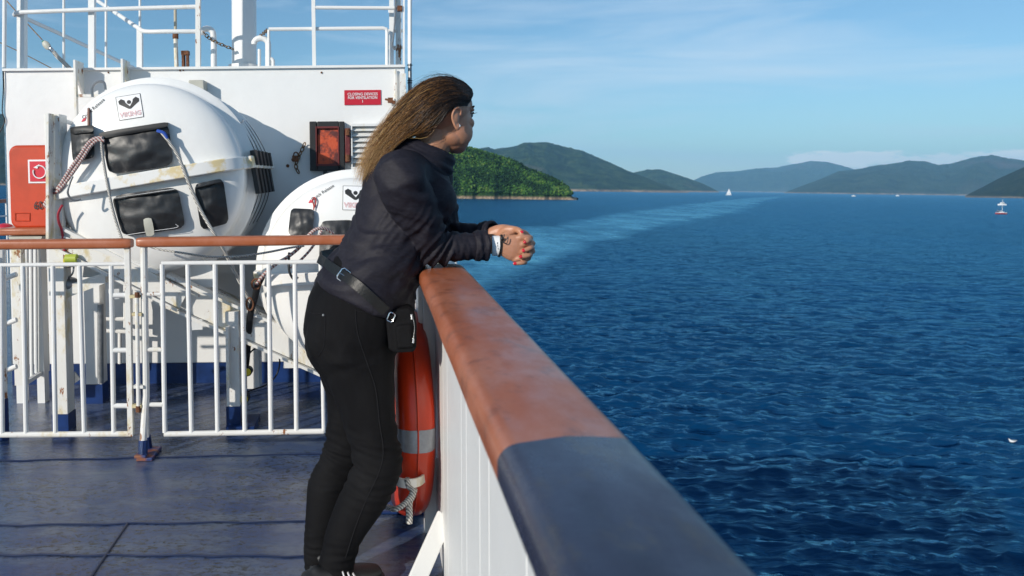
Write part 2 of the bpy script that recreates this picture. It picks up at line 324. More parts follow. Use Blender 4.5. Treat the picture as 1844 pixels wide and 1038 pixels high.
# ------------------------------------------------------------------ hills and far shores
def hill_mat(name, greens, rock=(.30,.23,.16), rock_h=5, scale=.02, scar=None):
    m, nt, b = newmat(name, .9); b.inputs['Specular IOR Level'].default_value = .1
    geo = N(nt, 'ShaderNodeNewGeometry'); n = N(nt, 'ShaderNodeTexNoise'); n.inputs['Scale'].default_value = scale; n.inputs['Detail'].default_value = 8; n.inputs['Roughness'].default_value = .7; nt.links.new(geo.outputs['Position'], n.inputs['Vector'])
    k = len(greens); c = ramp(nt, n.outputs[0], [(.38+.26*i/(k-1), g) for i, g in enumerate(greens)]).outputs[0]
    if scar:
        n2 = N(nt, 'ShaderNodeTexNoise'); n2.inputs['Scale'].default_value = scale*.16; n2.inputs['Detail'].default_value = 5; nt.links.new(geo.outputs['Position'], n2.inputs['Vector'])
        c = mixc(nt, ramp(nt, n2.outputs[0], [(.58, (0,0,0)), (.68, (1,1,1))]).outputs[0], c, scar)
    sx = N(nt, 'ShaderNodeSeparateXYZ'); nt.links.new(geo.outputs['Position'], sx.inputs[0])
    mr = N(nt, 'ShaderNodeMapRange'); nt.links.new(sx.outputs[2], mr.inputs[0]); mr.inputs[1].default_value = SEA_Z+rock_h*.6; mr.inputs[2].default_value = SEA_Z+rock_h*1.5; mr.inputs[3].default_value = 1; mr.inputs[4].default_value = 0
    n3 = N(nt, 'ShaderNodeTexNoise'); n3.inputs['Scale'].default_value = scale*4; n3.inputs['Detail'].default_value = 4; nt.links.new(geo.outputs['Position'], n3.inputs['Vector'])
    rk = ramp(nt, n3.outputs[0], [(.35, tuple(x*.45 for x in rock)), (.6, rock)]).outputs[0]
    c = mixc(nt, mr.outputs[0], c, rk); nt.links.new(c, b.inputs['Base Color']); bumpn(nt, b, n.outputs[0], .8, .35/scale); return m
def hill(name, ridge, D, depth, m, rough=.30, nx=900, ny=80, seed=0, gully=None, back=.8):
    pr = [PW(x, y, D) for x, y in ridge]; xs = np.array([p.x for p in pr]); zs = np.array([p.z-SEA_Z for p in pr])
    X0 = np.linspace(xs[0], xs[-1], nx); h = np.interp(X0, xs, zs)
    v = np.concatenate([np.linspace(0, 1, ny), 1+np.linspace(0, 1, ny//2)[1:]*back]); VV, XX = np.meshgrid(v, X0, indexing='ij'); HH = np.ones_like(VV)*h[None, :]
    prof = np.where(VV < 1, np.sin(np.clip(VV, 0, 1)*math.pi/2)**.85, np.cos(np.clip(VV-1, 0, 1)*math.pi/2/back)**.9)
    YY = D+(VV-1)*depth; g = gully or depth*.35
    ex = (XX-xs[0])/g; ey = (YY-D)/g
    n = fbm(ex+40, ey*.45+40, 5, seed)-.5; n2 = 1-2*np.abs(fbm(ex*2.2, ey*.6+7, 4, seed+5)-.5)
    mask = np.clip(1.15-np.abs(VV-1)*.0-np.where(VV < 1, VV, 2-VV)**3*.95, 0, 1)
    Z = HH*prof*(1+(n*2.2*rough*2+(n2-.8)*rough)*mask)+HH*rough*.12*(fbm(ex*14, ey*14, 3, seed+9)-.5)
    # keep the ridge profile as seen from the deck while the shore runs in and out
    sh = (fbm(XX[0]/g*1.3+5, XX[0]*0, 4, seed+31)-.5)*depth*.35
    YY = YY+sh[None, :]*(1-np.clip(VV, 0, 1)); XX = XX*YY/D
    Z = np.minimum(Z, HH*YY/D*(.950+.095*fbm(XX/g*15, YY/g*7, 5, seed+60, .65)))
    Z[0, :] = -4; Z = np.where(HH < 1.0, Z-3, Z)
    o = grid_mesh(name, XX, YY, SEA_Z+Z, m); tag(o, kind='structure'); return o
G1 = [(.006,.018,.007), (.018,.045,.012), (.035,.075,.016)]
far_green = hill_mat('far_forest', [(.008,.018,.006), (.024,.05,.014), (.06,.085,.03)], rock=(.42,.30,.20), rock_h=13, scale=.006, scar=(.12,.10,.06))
far_green2 = hill_mat('distant_forest', [(.012,.022,.012), (.03,.05,.02), (.055,.07,.035)], rock=(.42,.32,.24), rock_h=12, scale=.004, scar=(.09,.07,.06))
dark_green = hill_mat('dark_forest', [(.008,.014,.006), (.02,.03,.010), (.04,.045,.015)], rock_h=7, scale=.012)
hill('hill', [(700,300),(780,290),(850,270),(880,266),(920,262),(955,257.5),(985,258),(1010,264),(1050,273),(1090,290),(1130,308),(1170,322),(1200,333),(1225,343),(1260,350)], 7600, 2300, far_green, seed=3)
hill('hill', [(1080,350),(1110,330),(1140,312),(1165,306),(1190,306),(1215,314),(1240,322),(1265,331),(1282,339),(1295,346),(1305,352)], 9300, 1500, far_green, seed=8, nx=260)
hill('hill', [(1180,352),(1240,330),(1262,319),(1290,311),(1330,309),(1360,304),(1400,302),(1430,296),(1460,291),(1490,293),(1530,303),(1580,322),(1640,335),(1700,352)], 21000, 4200, far_green2, seed=15)
hill('hill', [(1400,353),(1420,344),(1450,333),(1480,322),(1510,308),(1545,304),(1590,296),(1640,289),(1665,291),(1690,297),(1710,295),(1740,286),(1780,278),(1810,284),(1844,289),(1900,300),(1960,330),(2040,360)], 12500, 3600, far_green2, seed=22)
hill('hill', [(1725,362),(1740,352),(1770,337),(1800,321),(1844,302),(1900,284),(1990,270),(2100,290)], 5200, 1500, dark_green, seed=31, nx=260)
hill('hill', [(-420,300),(-300,240),(-160,215),(-60,203),(0,206),(30,214),(90,222),(200,235),(350,262),(500,290),(620,330)], 5200, 1800, dark_green, seed=37, nx=260)
hill('hill', [(2080,365),(2200,320),(2500,260),(2900,240),(3400,330),(3900,380)], 6500, 1800, dark_green, seed=41, nx=160)
# near island: bare terrain plus its wood
isl_mat = hill_mat('island_ground', G1, rock=(.34,.25,.17), rock_h=3.4, scale=.12)
def island():
    ridge = [(560,336),(640,306),(700,285),(760,270),(810,266),(850,270),(880,280),(905,288),(930,297),(950,307),(970,316),(990,322),(1010,331),(1022,341),(1030,352),(1038,358.5)]
    D = 1290; depth = 150
    pr = [PW(x, y+4, D) for x, y in ridge]; xs = np.array([p.x for p in pr]); zs = np.maximum(np.array([p.z-SEA_Z for p in pr]), 0)
    X0 = np.linspace(xs[0], xs[-1]+3, 360); h = np.interp(X0, xs, zs); v = np.linspace(0, 2, 90); VV, XX = np.meshgrid(v, X0, indexing='ij')
    HH = np.ones_like(VV)*h; prof = np.sin(np.clip(VV, 0, 2)*math.pi/2)**.8; YY = D+(VV-1)*depth
    shore = (fbm(XX/28, XX*0, 4, 3)-.5)*38
    YY = YY+shore*(1-np.clip(VV, 0, 1)); XX = XX*YY/D
    base = np.clip(VV/.012, 0, 1)*np.clip((2-VV)/.012, 0, 1)*(1.2+6.5*fbm(XX/9, YY/9, 4, 5))*np.clip(HH/6, 0, 1)
    n = fbm(XX/45, YY/40, 5, 2)-.5
    Z = base+HH*prof*(1+n*.55*np.clip(1.1-np.clip(VV, 0, 1)**3, 0, 1)); Z[0] = -3; Z[-1] = -3
    o = grid_mesh('island', XX, YY, SEA_Z+Z, isl_mat); tag(o, kind='structure')
    # wood: thousands of tree crowns as one mass
    t = (1+5**.5)/2; ico = np.array([(-1,t,0),(1,t,0),(-1,-t,0),(1,-t,0),(0,-1,t),(0,1,t),(0,-1,-t),(0,1,-t),(t,0,-1),(t,0,1),(-t,0,-1),(-t,0,1)])/math.sqrt(1+t*t)
    fi = np.array([(0,11,5),(0,5,1),(0,1,7),(0,7,10),(0,10,11),(1,5,9),(5,11,4),(11,10,2),(10,7,6),(7,1,8),(3,9,4),(3,4,2),(3,2,6),(3,6,8),(3,8,9),(4,9,5),(2,4,11),(6,2,10),(8,6,7),(9,8,1)])
    nT = 44000; iv = rng.integers(1, 52, nT); ix = rng.integers(0, 360, nT); px = XX[iv, ix]+rng.uniform(-.8, .8, nT); py = YY[iv, ix]+rng.uniform(-1.5, 1.5, nT); pz = Z[iv, ix]
    ok = (pz > 4.6+2.6*fbm(px/14, py/14, 3, 91)+1.2*rng.random(nT)); px, py, pz = px[ok], py[ok], pz[ok]; k = len(px)
    big = fbm(px/30, py/30, 3, 77); s = (.55+1.5*rng.random(k)**3)*(.6+1.0*big); col = np.clip(.10+1.5*(big-.35)+rng.normal(0, .22, k), 0, 1)
    # each crown is three offset lobes
    V = []; Fc = []; C = []; off = 0
    for l in range(2):
        dv = rng.normal(0, 1, (k, 3))*s[:, None]*.55; dv[:, 2] = np.abs(dv[:, 2])*.8; ss = s*rng.uniform(.5, .9, k)
        jit = ico[None]*(1+rng.normal(0, .2, (k, 12, 1))); c = np.stack([px, py, SEA_Z+pz+s*.5], -1)[:, None]+dv[:, None]+jit*ss[:, None, None]*np.array([1, 1, 1.15])
        V.append(c.reshape(-1, 3)); Fc.append((fi[None]+(np.arange(k)*12)[:, None, None]+off).reshape(-1, 3)); C.append(np.repeat(np.clip(col+rng.normal(0, .12, k), 0, 1), 12)); off += k*12
    V = np.concatenate(V); Fc = np.concatenate(Fc); C = np.concatenate(C)
    me = bpy.data.meshes.new('woodland'); me.vertices.add(len(V)); me.vertices.foreach_set('co', V.ravel().astype(np.float32)); me.loops.add(Fc.size); me.loops.foreach_set('vertex_index', Fc.ravel().astype(np.int32))
    me.polygons.add(len(Fc)); me.polygons.foreach_set('loop_start', np.arange(0, Fc.size, 3, dtype=np.int32)); me.update(calc_edges=True)
    a = me.attributes.new('tone', 'FLOAT', 'POINT'); a.data.foreach_set('value', C.astype(np.float32))
    m, nt, b = newmat('bush_leaves', .75); b.inputs['Specular IOR Level'].default_value = .2; at = N(nt, 'ShaderNodeAttribute'); at.attribute_name = 'tone'
    nt.links.new(ramp(nt, at.outputs['Fac'], [(0, (.007,.026,.007)), (.4, (.024,.075,.012)), (.75, (.06,.145,.018)), (1, (.13,.19,.035))]).outputs[0], b.inputs['Base Color'])
    me.materials.append(m); o = bpy.data.objects.new('woodland', me); COL.objects.link(o); WORLDSET.add(o)
    tag(o, 'dense green native bush covering the near island', 'woodland', kind='stuff')
island()
# ------------------------------------------------------------------ ship: hull, deck, deckhouse
Z = lambda p, z: Vector((p[0], p[1], z))
def deck_material():
    m, nt, b = newmat('blue_deck_paint', .3)
    big = noiz(nt, .9, 6, .65, (1, 2.2, 1)); mid = noiz(nt, 5, 8, .72, (.8, 1.8, 1)); spk = noiz(nt, 42, 7, .82, (.7, 1.3, 1))
    c = mixc(nt, ramp(nt, big, [(.38, (0,0,0)), (.62, (1,1,1))]).outputs[0], (.019,.042,.130), (.053,.084,.170))
    c = mixc(nt, ramp(nt, mid, [(.45, (0,0,0)), (.68, (.8,.8,.8))]).outputs[0], c, (.130,.155,.185))
    wear = ramp(nt, noiz(nt, 1.4, 7, .7, (1, 1.6, 1)), [(.38, (.12,.12,.12)), (.56, (1,1,1))]).outputs[0]
    sp = ramp(nt, spk, [(.49, (0,0,0)), (.57, (1,1,1))]).outputs[0]
    mu = mixc(nt, 1.0, wear, sp, 'MULTIPLY'); c = mixc(nt, mu, c, (.022,.024,.024))
    geo = N(nt, 'ShaderNodeTexCoord'); sx = N(nt, 'ShaderNodeSeparateXYZ'); nt.links.new(geo.outputs['Object'], sx.inputs[0])
    nt.links.new(c, b.inputs['Base Color'])
    r = ramp(nt, noiz(nt, 2.3, 6, .65, (1, 2, 1)), [(.44, (.05,)*3), (.57, (.17,)*3), (.74, (.38,)*3)]).outputs[0]; nt.links.new(r, b.inputs['Roughness'])
    bumpn(nt, b, noiz(nt, 1.7, 4, .5), .35, .02); bumpn(nt, b, spk, .28, .004); return m
M['deck'] = deck_material()
XO = .235                                            # outboard face of the bulwark
d_ = MB(); d_.bb(-12, XO, -48, 16, -.3, 0); dk = d_.build('deck', M['deck'], smooth=False); tag(dk, kind='structure')
h = MB(); h.prism([Vector((XO-.02, -48, -.3)), Vector((XO-.02, 16.2, -.3)), Vector((-12, 16.2, -.3)), Vector((-12, -48, -.3))], (0, 0, -17)); hl = h.build('hull', M['white'], smooth=False)
tag(hl, 'white steel hull of the ferry below the blue deck', 'ship hull')
# weld seams: thin raised beads lying on the deck
sm = MB()
def seam(a, b):
    pts = [lerp(a, b, i/14)+Vector((0, .006*math.sin(i*2.3), .0025)) for i in range(15)]; sm.loft(pts, [.0045]*15, [.003]*15, Vector((0,0,1)), 6, 'flat')
for (x0, y0, x1, y1) in ((-60, 832, 640, 817), (-60, 948, 640, 939), (-60, 1000, 560, 1003), (230, 943, 150, 1060)):
    a, b = PZ(x0, y0, 0), PZ(x1, y1, 0); seam(a, b)
sm.build('weld_seam', mat('seam_blue', (.012,.022,.065), .35)); tag(bpy.data.objects['weld_seam'], kind='structure')
# deckhouse
YW = 4.59; WZ = P(680, 120, YW).z; X0w = P(12, 300, YW).x; X1w = P(731, 300, YW).x
dh = empty('deckhouse', 'long white steel deckhouse wall with a blue strip at its foot behind the rafts', 'deckhouse', (X0w, YW, 0))
b = MB(); b.bb(X0w, X1w, YW, YW+5.2, .12, WZ); b.build('wall', M['white_clean'], dh, bev=.006)
b = MB(); b.bb(X0w-.004, X1w+.004, YW-.004, YW+5.204, 0, .12); b.build('blue_base', M['blue'], dh, smooth=False)
b = MB(); b.beam((X0w, YW-.004, WZ), (X1w, YW-.004, WZ), .03, .014); b.build('top_edge', M['white'], dh)
b = MB(); p = P(712, 125, YW-.02); q = P(712, 215, YW-.02); b.cyl(p, q, .007, n=8); b.build('conduit', M['white_rusty'], dh)
b = MB(); b.bb(P(718, 0, YW).x, P(729,0,YW).x, YW-.06, YW-.001, .12, WZ-.05); b.build('corner_plate', M['white_rusty'], dh, smooth=False)
b = MB(); b.beam(P(694, 179, YW-.02), P(712, 184, YW-.04), .012, .012); b.box(P(703, 181, YW-.035), (.03,.02,.03)); b.box(P(709, 185, YW-.04), (.02,.02,.015)); b.build('clip', M['rust'], dh, smooth=False)
for (x, y, r) in ((324,127,.006),(330,127,.004),(579,131,.006),(195,131,.005),(518,299,.01),(528,288,.011)):
    b = MB(); b.ell(P(x, y, YW-.003), (r, .006, r), nu=8, nv=6); b.build('rusty_stud', M['rust'], dh)
# stains running from studs
M['stain'] = mat('rust_stain', (.55,.50,.36), .6, col2=(.76,.76,.74), nscale=9, nstretch=(2,1,.5))
# black framed hatch, rusted orange inside
ht = empty('hatch', None, None, tuple(P(588, 308, YW))); ht.parent = dh; ht.matrix_parent_inverse = Matrix.Translation(-Vector(dh.location))
M['rustorange'] = mat('rusted_orange_plate', (.52,.075,.022), .55, col2=(.10,.02,.018), nscale=16, detail=8, thr=(.47,.60), bump=.7, bscale=50)
def child(mb, name, m, par, **k): return mb.build(name, m, par, **k)
def rect(mb, x0, y0, x1, y1, d, th):                 # upright slab whose face shows at these pixels
    a = P(x0, y0, d); c = P(x1, y1, d); mb.bb(a.x, c.x, d, d+th, a.z, c.z)
b = MB()
for r in ((557,219,571,308),(610,219,621,308),(571,219,610,229),(571,297,610,308)): rect(b, *r, YW-.055, .055)
o = b.build('hatch_frame', M['rubber'], None, smooth=False, bev=.004); o.parent = dh; o.matrix_parent_inverse = Matrix.Translation(-Vector(dh.location))
hatch_frame = o; bpy.data.objects.remove(ht)
b = MB(); rect(b, 571, 229, 610, 297, YW-.04, .04); o = b.build('hatch_cover', M['rustorange'], dh, bev=.004)
b = MB()
for r in ((568,228,571,299),(608,228,611,299),(571,228,608,231),(571,296,608,299)): rect(b, *r, YW-.060, .03)
b.build('hatch_gasket', M['red'] if 0 else mat('dark_red_trim', (.12,.012,.012), .5), dh, smooth=False)
b = MB(); rect(b, 621, 231, 631, 293, YW-.06, .06); b.build('hinge_plate', mat('maroon_plate', (.11,.012,.014), .5, col2=(.2,.05,.04), nscale=30, thr=(.5,.7)), dh, bev=.005)
for y in (238, 285):
    b = MB(); b.cyl(P(626, y-6, YW-.075), P(626, y+6, YW-.075), .014, n=10); b.build('hinge', M['rust'], dh)
b = MB(); rect(b, 582, 308, 589, 319, YW-.11, .03); rect(b, 601, 308, 608, 319, YW-.11, .03)
b.beam(P(576, 322, YW-.1), P(592, 313, YW-.1), .014, .014); b.beam(P(598, 314, YW-.1), P(616, 321, YW-.1), .014, .014); b.build('hatch_latch', M['rubber'], dh, smooth=False)
# louvred vent
b = MB()
for r in ((632,223,700,227),(632,301,700,306),(632,227,635,301),(694,227,700,301)): rect(b, *r, YW-.055, .055)
o = b.build('vent_frame', M['white'], dh, smooth=False)
b = MB(); rect(b, 635, 227, 694, 301, YW-.006, .004); b.build('vent_recess', M['rubber'], o, smooth=False)
for i in range(8):
    y = 231+i*9.6; a = P(635, y, YW-.02); c = P(694, y, YW-.02)
    s_ = MB(); s_.box((a+c)/2, (c.x-a.x, .055, .0035), Matrix.Rotation(R_(38), 3, 'X')); s_.build('slat', M['white'], o, smooth=False)
# small beige box on wall
b = MB(); a = P(340, 190, YW-.09); c = P(367, 144, YW-.09); bx_ = [Vector((a.x, YW, a.z-.1)), Vector((c.x+.005, YW, a.z-.1)), Vector((c.x, YW, c.z)), Vector((a.x, YW, c.z))]
b.prism(bx_, (0, -.09, 0)); o = b.build('junction_box', M['beige'], None, bev=.006); tag(o, 'beige plastic box fixed high on the white wall above the upper raft canister', 'junction box')
# sign
a = P(620, 163, YW); c = P(686, 189, YW); sg = empty('warning_sign', 'small red sign with white capitals on closing devices for ventilation', 'sign', ((a.x+c.x)/2, YW, (a.z+c.z)/2))
b = MB(); b.bb(a.x, c.x, YW-.006, YW-.001, c.z, a.z); b.build('panel', M['red'], sg, smooth=False)
def flat_text(s, ctr, size, m, par, name, bold=.0, rot=0, width=None, xf=None):
    me = text_mesh(s, size, bold=bold)
    if width:
        xs = [v.co.x for v in me.vertices]; k = width/(max(xs)-min(xs)); me.transform(Matrix.Diagonal((k, 1, 1, 1)))
    T = Matrix.Translation(ctr) @ Matrix.Rotation(rot, 4, 'Y') @ Matrix.Rotation(math.pi/2, 4, 'X')
    me.transform(T); me.materials.clear(); me.materials.append(m); o = bpy.data.objects.new(name, me); COL.objects.link(o)
    if par: o.parent = par; o.matrix_parent_inverse = Matrix.Translation(-Vector(par.location))
    return o
tw = (c.x-a.x)
for s_, y, w_ in (("CLOSING DEVICES", 170, .82), ("FOR VENTILATION", 176.5, .80), ("1", 183, None)):
    flat_text(s_, P(653, y, YW-.0085), .0225, M['whitemark'], sg, 'lettering', .0002, width=(tw*w_ if w_ else None))
# chain with padlock plate on the wall
def chain(pts, r, link, name, m, label=None, group=None):
    mb = MB(); pts = bez(pts, 6); L = [0]
    for i in range(1, len(pts)): L.append(L[-1]+(pts[i]-pts[i-1]).length)
    n = int(L[-1]/(link*.72)); 
    for k in range(n):
        s_ = L[-1]*(k+.5)/n; i = next(j for j in range(1, len(L)) if L[j] >= s_); t = (s_-L[i-1])/(L[i]-L[i-1]); p = lerp(pts[i-1], pts[i], t); tg = (pts[i]-pts[i-1]).normalized()
        u = tg.orthogonal().normalized(); v = tg.cross(u); q = u if k % 2 else v
        mb.tube([p+tg*(link/2*math.cos(x))+q*(link*.32*math.sin(x)) for x in [2*math.pi*j/8 for j in range(8)]], r, 5, closed=True)
    o = mb.build(name, m); return tag(o, label, 'chain', group)
M['chain'] = mat('rusty_chain', (.30,.19,.09), .55, .6, col2=(.12,.06,.03), nscale=70)
chain([P(549,258,YW-.03), P(543,272,YW-.03), P(537,285,YW-.03), P(533,300,YW-.03), P(538,312,YW-.03)], .0035, .035, 'chain', M['chain'], 'short rusty chain hanging beside the black framed hatch')
b = MB(); b.box(P(532, 286, YW-.025), (.035,.03,.035)); b.tube([P(533,280,YW-.025)+Vector((.014*math.cos(x), 0, .018*math.sin(x))) for x in [j*math.pi/6 for j in range(12)]], .004, 5, closed=True)
tag(b.build('padlock', M['rust'], smooth=False), 'square rusty padlock on a chain on the white wall', 'padlock')
# ------------------------------------------------------------------ upper deck rails, pipes and mast
def post(mb, x, y0, y1, d, w, rnd=True, x1=None):
    a, c = P(x, y0, d), P(x if x1 is None else x1, y1, d)
    (mb.cyl(a, c, w/2, n=10) if rnd else mb.beam(a, c, w, w, Vector((0,1,0)))); return mb
rl = empty('upper_railing', 'white pipe railing with bent handrails above the left of the deckhouse', 'railing', (P(190, 120, 4.75).x, 4.75, WZ))
for x, w, d, rnd, y0 in ((40, .045, 4.7, False, -160), (115, .017, 4.95, True, -160), (166, .036, 4.7, False, -160), (191, .016, 4.95, True, -160), (252, .032, 4.75, False, 52), (252, .015, 4.75, True, -160), (357, .028, 4.66, False, -160)):
    q = MB(); post(q, x, y0, 124 if d < 4.9 else 128, d, w, rnd); q.build('post', M['white_rusty'] if x == 357 else M['white'], rl)
q = MB(); q.tube(bez([P(300,14,4.66), P(355,12.5,4.66), P(190,17,4.66), P(40,22.5,4.66)][1:], 3)+[P(28,24,4.66), P(26,27,4.70), P(36,29,4.8)]+bez([P(52,36,4.95), P(110,62,5.3), P(170,90,5.7), P(240,122,6.2)], 3), .013, 10, cap='flat'); q.build('handrail', M['white'], rl)
q = MB(); q.tube(bez([P(355,57,4.66), P(300,57,4.66), P(262,57,4.68), P(248,50,4.75), P(215,28,5.0), P(170,-2,5.5), P(150,-20,5.8)], 4), .013, 10); q.build('handrail', M['white'], rl)
rr = empty('upper_railing', 'white pipe railing above the right of the deckhouse, right of the mast', 'railing', (P(600, 120, 4.75).x, 4.75, WZ))
for x0, x1, w, rnd, y0, d in ((484,484,.017,True,54,4.7),(562,566,.022,False,-160,4.68)):
    q = MB(); post(q, x0, y0, 122, d, w, rnd, x1); q.build('post', M['white'], rr)
q = MB(); q.tube([P(484,53,4.7), P(600,52,4.7), P(690,51,4.7), P(696,53,4.7), P(697,60,4.7), P(697,120,4.7)], .0115, 10); q.build('handrail', M['white'], rr)
q = MB(); q.tube([P(566,14,4.68), P(717,15,4.68)], .011, 10); q.build('handrail', M['white'], rr)
ld = empty('ladder_frame', 'white rusty upright frame with channel posts above the right corner of the deckhouse', 'ladder', (P(712, 120, 4.8).x, 4.8, WZ))
for x0, w, d in ((705, .028, 4.75), (717.5, .034, 4.8), (727, .012, 4.66)):
    q = MB(); post(q, x0, -160, 123, d, w, False); q.build('post', M['white_rusty'] if w > .03 else M['white'], ld, smooth=False)
for y in (20, 56, -20, 86):
    q = MB(); q.beam(P(700, y, 4.78), P(724, y, 4.82), .012, .02); q.build('rung', M['white'], ld, smooth=False)
q = MB(); q.tube(bez([P(712,0,4.66), P(711,40,4.66), P(708,70,4.66), P(706,82,4.66), P(712,90,4.66)], 3), .006, 8); q.build('bracket', M['grey'], ld)
q = MB(); q.box(P(720, 16, 4.66), (.03,.03,.03)); q.build('bolt', M['rust'], ld, smooth=False)
vp_ = empty('vent_pipe', 'thin white pole with a dark lower end just past the right corner of the deckhouse', 'pipe', tuple(Z(P(738, 120, 4.62), 0)))
q = MB(); q.cyl(P(738, -160, 4.62), P(738, 115, 4.62), .013, n=10); q.build('tube', M['white'], vp_)
q = MB(); q.cyl(P(738, 115, 4.62), Z(P(738, 300, 4.62), .0), .012, n=10); q.build('lower_tube', M['grey'], vp_)
for y in (117, 145, 149):
    q = MB(); q.cyl(P(738, y, 4.62), P(738, y+1.5, 4.62), .016, n=10); q.build('clamp', M['rubber'], vp_)
vq = empty('vent_pipe', 'thin pale pole at the far left edge of the deckhouse with a cable along it', 'pipe', tuple(Z(P(8.5, 120, 4.6), 0)))
q = MB(); q.cyl(P(9.5, -160, 4.6), P(7.5, 122, 4.6), .012, n=10); q.build('tube', M['white'], vq)
q = MB(); q.cyl(P(7.5, 122, 4.6), Z(P(8.5, 205, 4.6), 0), .009, n=10); q.build('lower_tube', M['steel'], vq)
q = MB(); q.tube(bez([P(5,124,4.58), P(6,160,4.58), P(4,200,4.58), P(8,220,4.58), P(-4,245,4.58)], 4), .003, 6); q.build('cable', M['rubber'], vq)
ms = empty('mast', 'thick round white mast rising from the deckhouse roof', 'mast', (P(438, 120, 5.0).x, 5.0, WZ))
q = MB(); q.cyl(P(438, -400, 5.0), P(440, 128, 5.0), .078, n=32); q.build('pole', M['white'], ms)
q = MB(); q.cyl(P(440, 118, 5.0), P(440, 128, 5.0), .10, n=32); q.build('collar', M['white'], ms)
def goose(lab, pts, r, m='white', d=4.85):
    q = MB(); q.tube([P(x, y, d) for x, y in pts], r, 12, cap='flat'); o = q.build('vent_pipe', M[m]); tag(o, lab, 'pipe')
    return o
def arc(cx, cy, rx, ry, a0, a1, n=10): return [(cx+rx*math.cos(R_(lerp(a0, a1, i/n))), cy-ry*math.sin(R_(lerp(a0, a1, i/n)))) for i in range(n+1)]
goose('white gooseneck pipe curving over left of the mast', [(362,63)]+arc(373, 62, 11, 10, 180, 0, 8)+[(385,75),(385,126)], .0185)
goose('bluish white gooseneck pipe just right of the mast', [(458,80)]+arc(470, 80, 13, 11, 160, 0, 8)+[(483,95),(483,126)], .0185)
goose('short white pipe stub between the mast and its gooseneck', [(467,89),(467,126)], .010)
goose('low white pipe bend on the roof, right of the goosenecks', [(484,112)]+arc(486, 112, 6, 6, 90, 0, 5)+[(492,126)], .012)
q = empty('vent_pipe', 'slim rusting pipe with a yellowed collar left of the gooseneck', 'pipe', (P(317,120,4.8).x, 4.8, WZ))
b = MB(); b.cyl(P(315.5,17,4.8), P(316,62,4.8), .009, n=10); b.build('upper_tube', mat('tan_pipe', (.45,.40,.30), .6), q)
b = MB(); b.cyl(P(316,62,4.8), P(318,126,4.8), .013, n=10); b.build('tube', M['white_rusty'], q)
b = MB(); b.cyl(P(316,61,4.8), P(316,70,4.8), .018, n=10); b.build('collar', M['rust'], q)
b = MB(); b.box(P(334, 96, 4.8), (.045,.04,.025)); b.box(P(330.5, 108, 4.8), (.014,.04,.10)); b.box(P(338, 112, 4.8), (.014,.03,.09)); o = b.build('bracket', M['rust'], smooth=False); tag(o, 'rusted iron bracket standing on the deckhouse roof edge', 'bracket')
chain([P(366,58,4.78), P(378,70,4.82), P(395,79,4.85), P(420,89,4.9)], .003, .03, 'chain', M['chain'], 'dark chain sagging from the gooseneck pipe to the mast')
chain([P(464,69,4.9), P(474,61,4.82), P(482,54,4.72)], .003, .03, 'chain', M['chain'], 'short chain from the right side of the mast to the railing')
# rigging with block
q = MB(); q.tube(bez([P(-30,-45,4.9), P(30,22,4.9), P(76,72,4.9)], 4), .0035, 6); tag(q.build('rope', M['chain']), 'thin tan rope running down to the pulley block, top left', 'rope')
q = MB(); q.tube(bez([P(-20,68,5.1), P(40,96,5.1), P(98,126,5.1)], 4), .003, 6); tag(q.build('rope', M['chain']), 'lower thin tan rope crossing the sky at far left', 'rope')
pb = empty('pulley_block', 'grey pulley block hanging on the rope at top left', 'pulley', tuple(P(86, 84, 4.9)))
b = MB(); rot = Matrix.Rotation(R_(50), 3, 'Y'); b.ell(P(84,82,4.9), (.035,.014,.022), rot); b.build('cheek', M['beige'], pb)
b = MB(); b.ell(P(93,90,4.9), (.03,.018,.013), rot); b.build('swivel', M['steel'], pb)
b = MB(); b.cyl(P(77,74,4.9), P(80,79,4.9), .008); b.build('ferrule', mat('green_tape', (.05,.25,.18), .5), pb)
q = MB(); q.tube(bez([P(97,94,4.9), P(104,103,4.9), P(114,112,4.9), P(128,126,4.9)], 4), .013, 8); tag(q.build('rope', M['rope']), 'thick white rope from the pulley block to the roof edge', 'rope')
# wall brackets (two tall plates with rungs, raft ladder)
wb = empty('wall_bracket', 'white flat bracket plates joined by a yellowed rung behind the upper canister', 'bracket', (P(132,200,YW).x, YW, P(132,200,YW).z))
for x, y0, y1, dd in ((131.5,108,202,.13),(217,106,152,.13)):
    a, c = P(x, y0, YW-dd), P(x, y1, YW-dd); q = MB()
    q.prism([Vector((a.x, YW-dd, a.z)), Vector((a.x, YW-dd, c.z-.12)), Vector((a.x, YW-dd+.03, c.z-.12)), Vector((a.x, YW-dd+.03, a.z-.10)), Vector((a.x, YW, a.z-.20)), Vector((a.x, YW, a.z+.0))], (.012,0,0)); q.build('plate', M['white_rusty'], wb, smooth=False)
q = MB(); q.beam(P(137,173,YW-.11), P(217,173,YW-.11), .02, .016); q.build('rung', M['white_rusty'], wb, smooth=False)
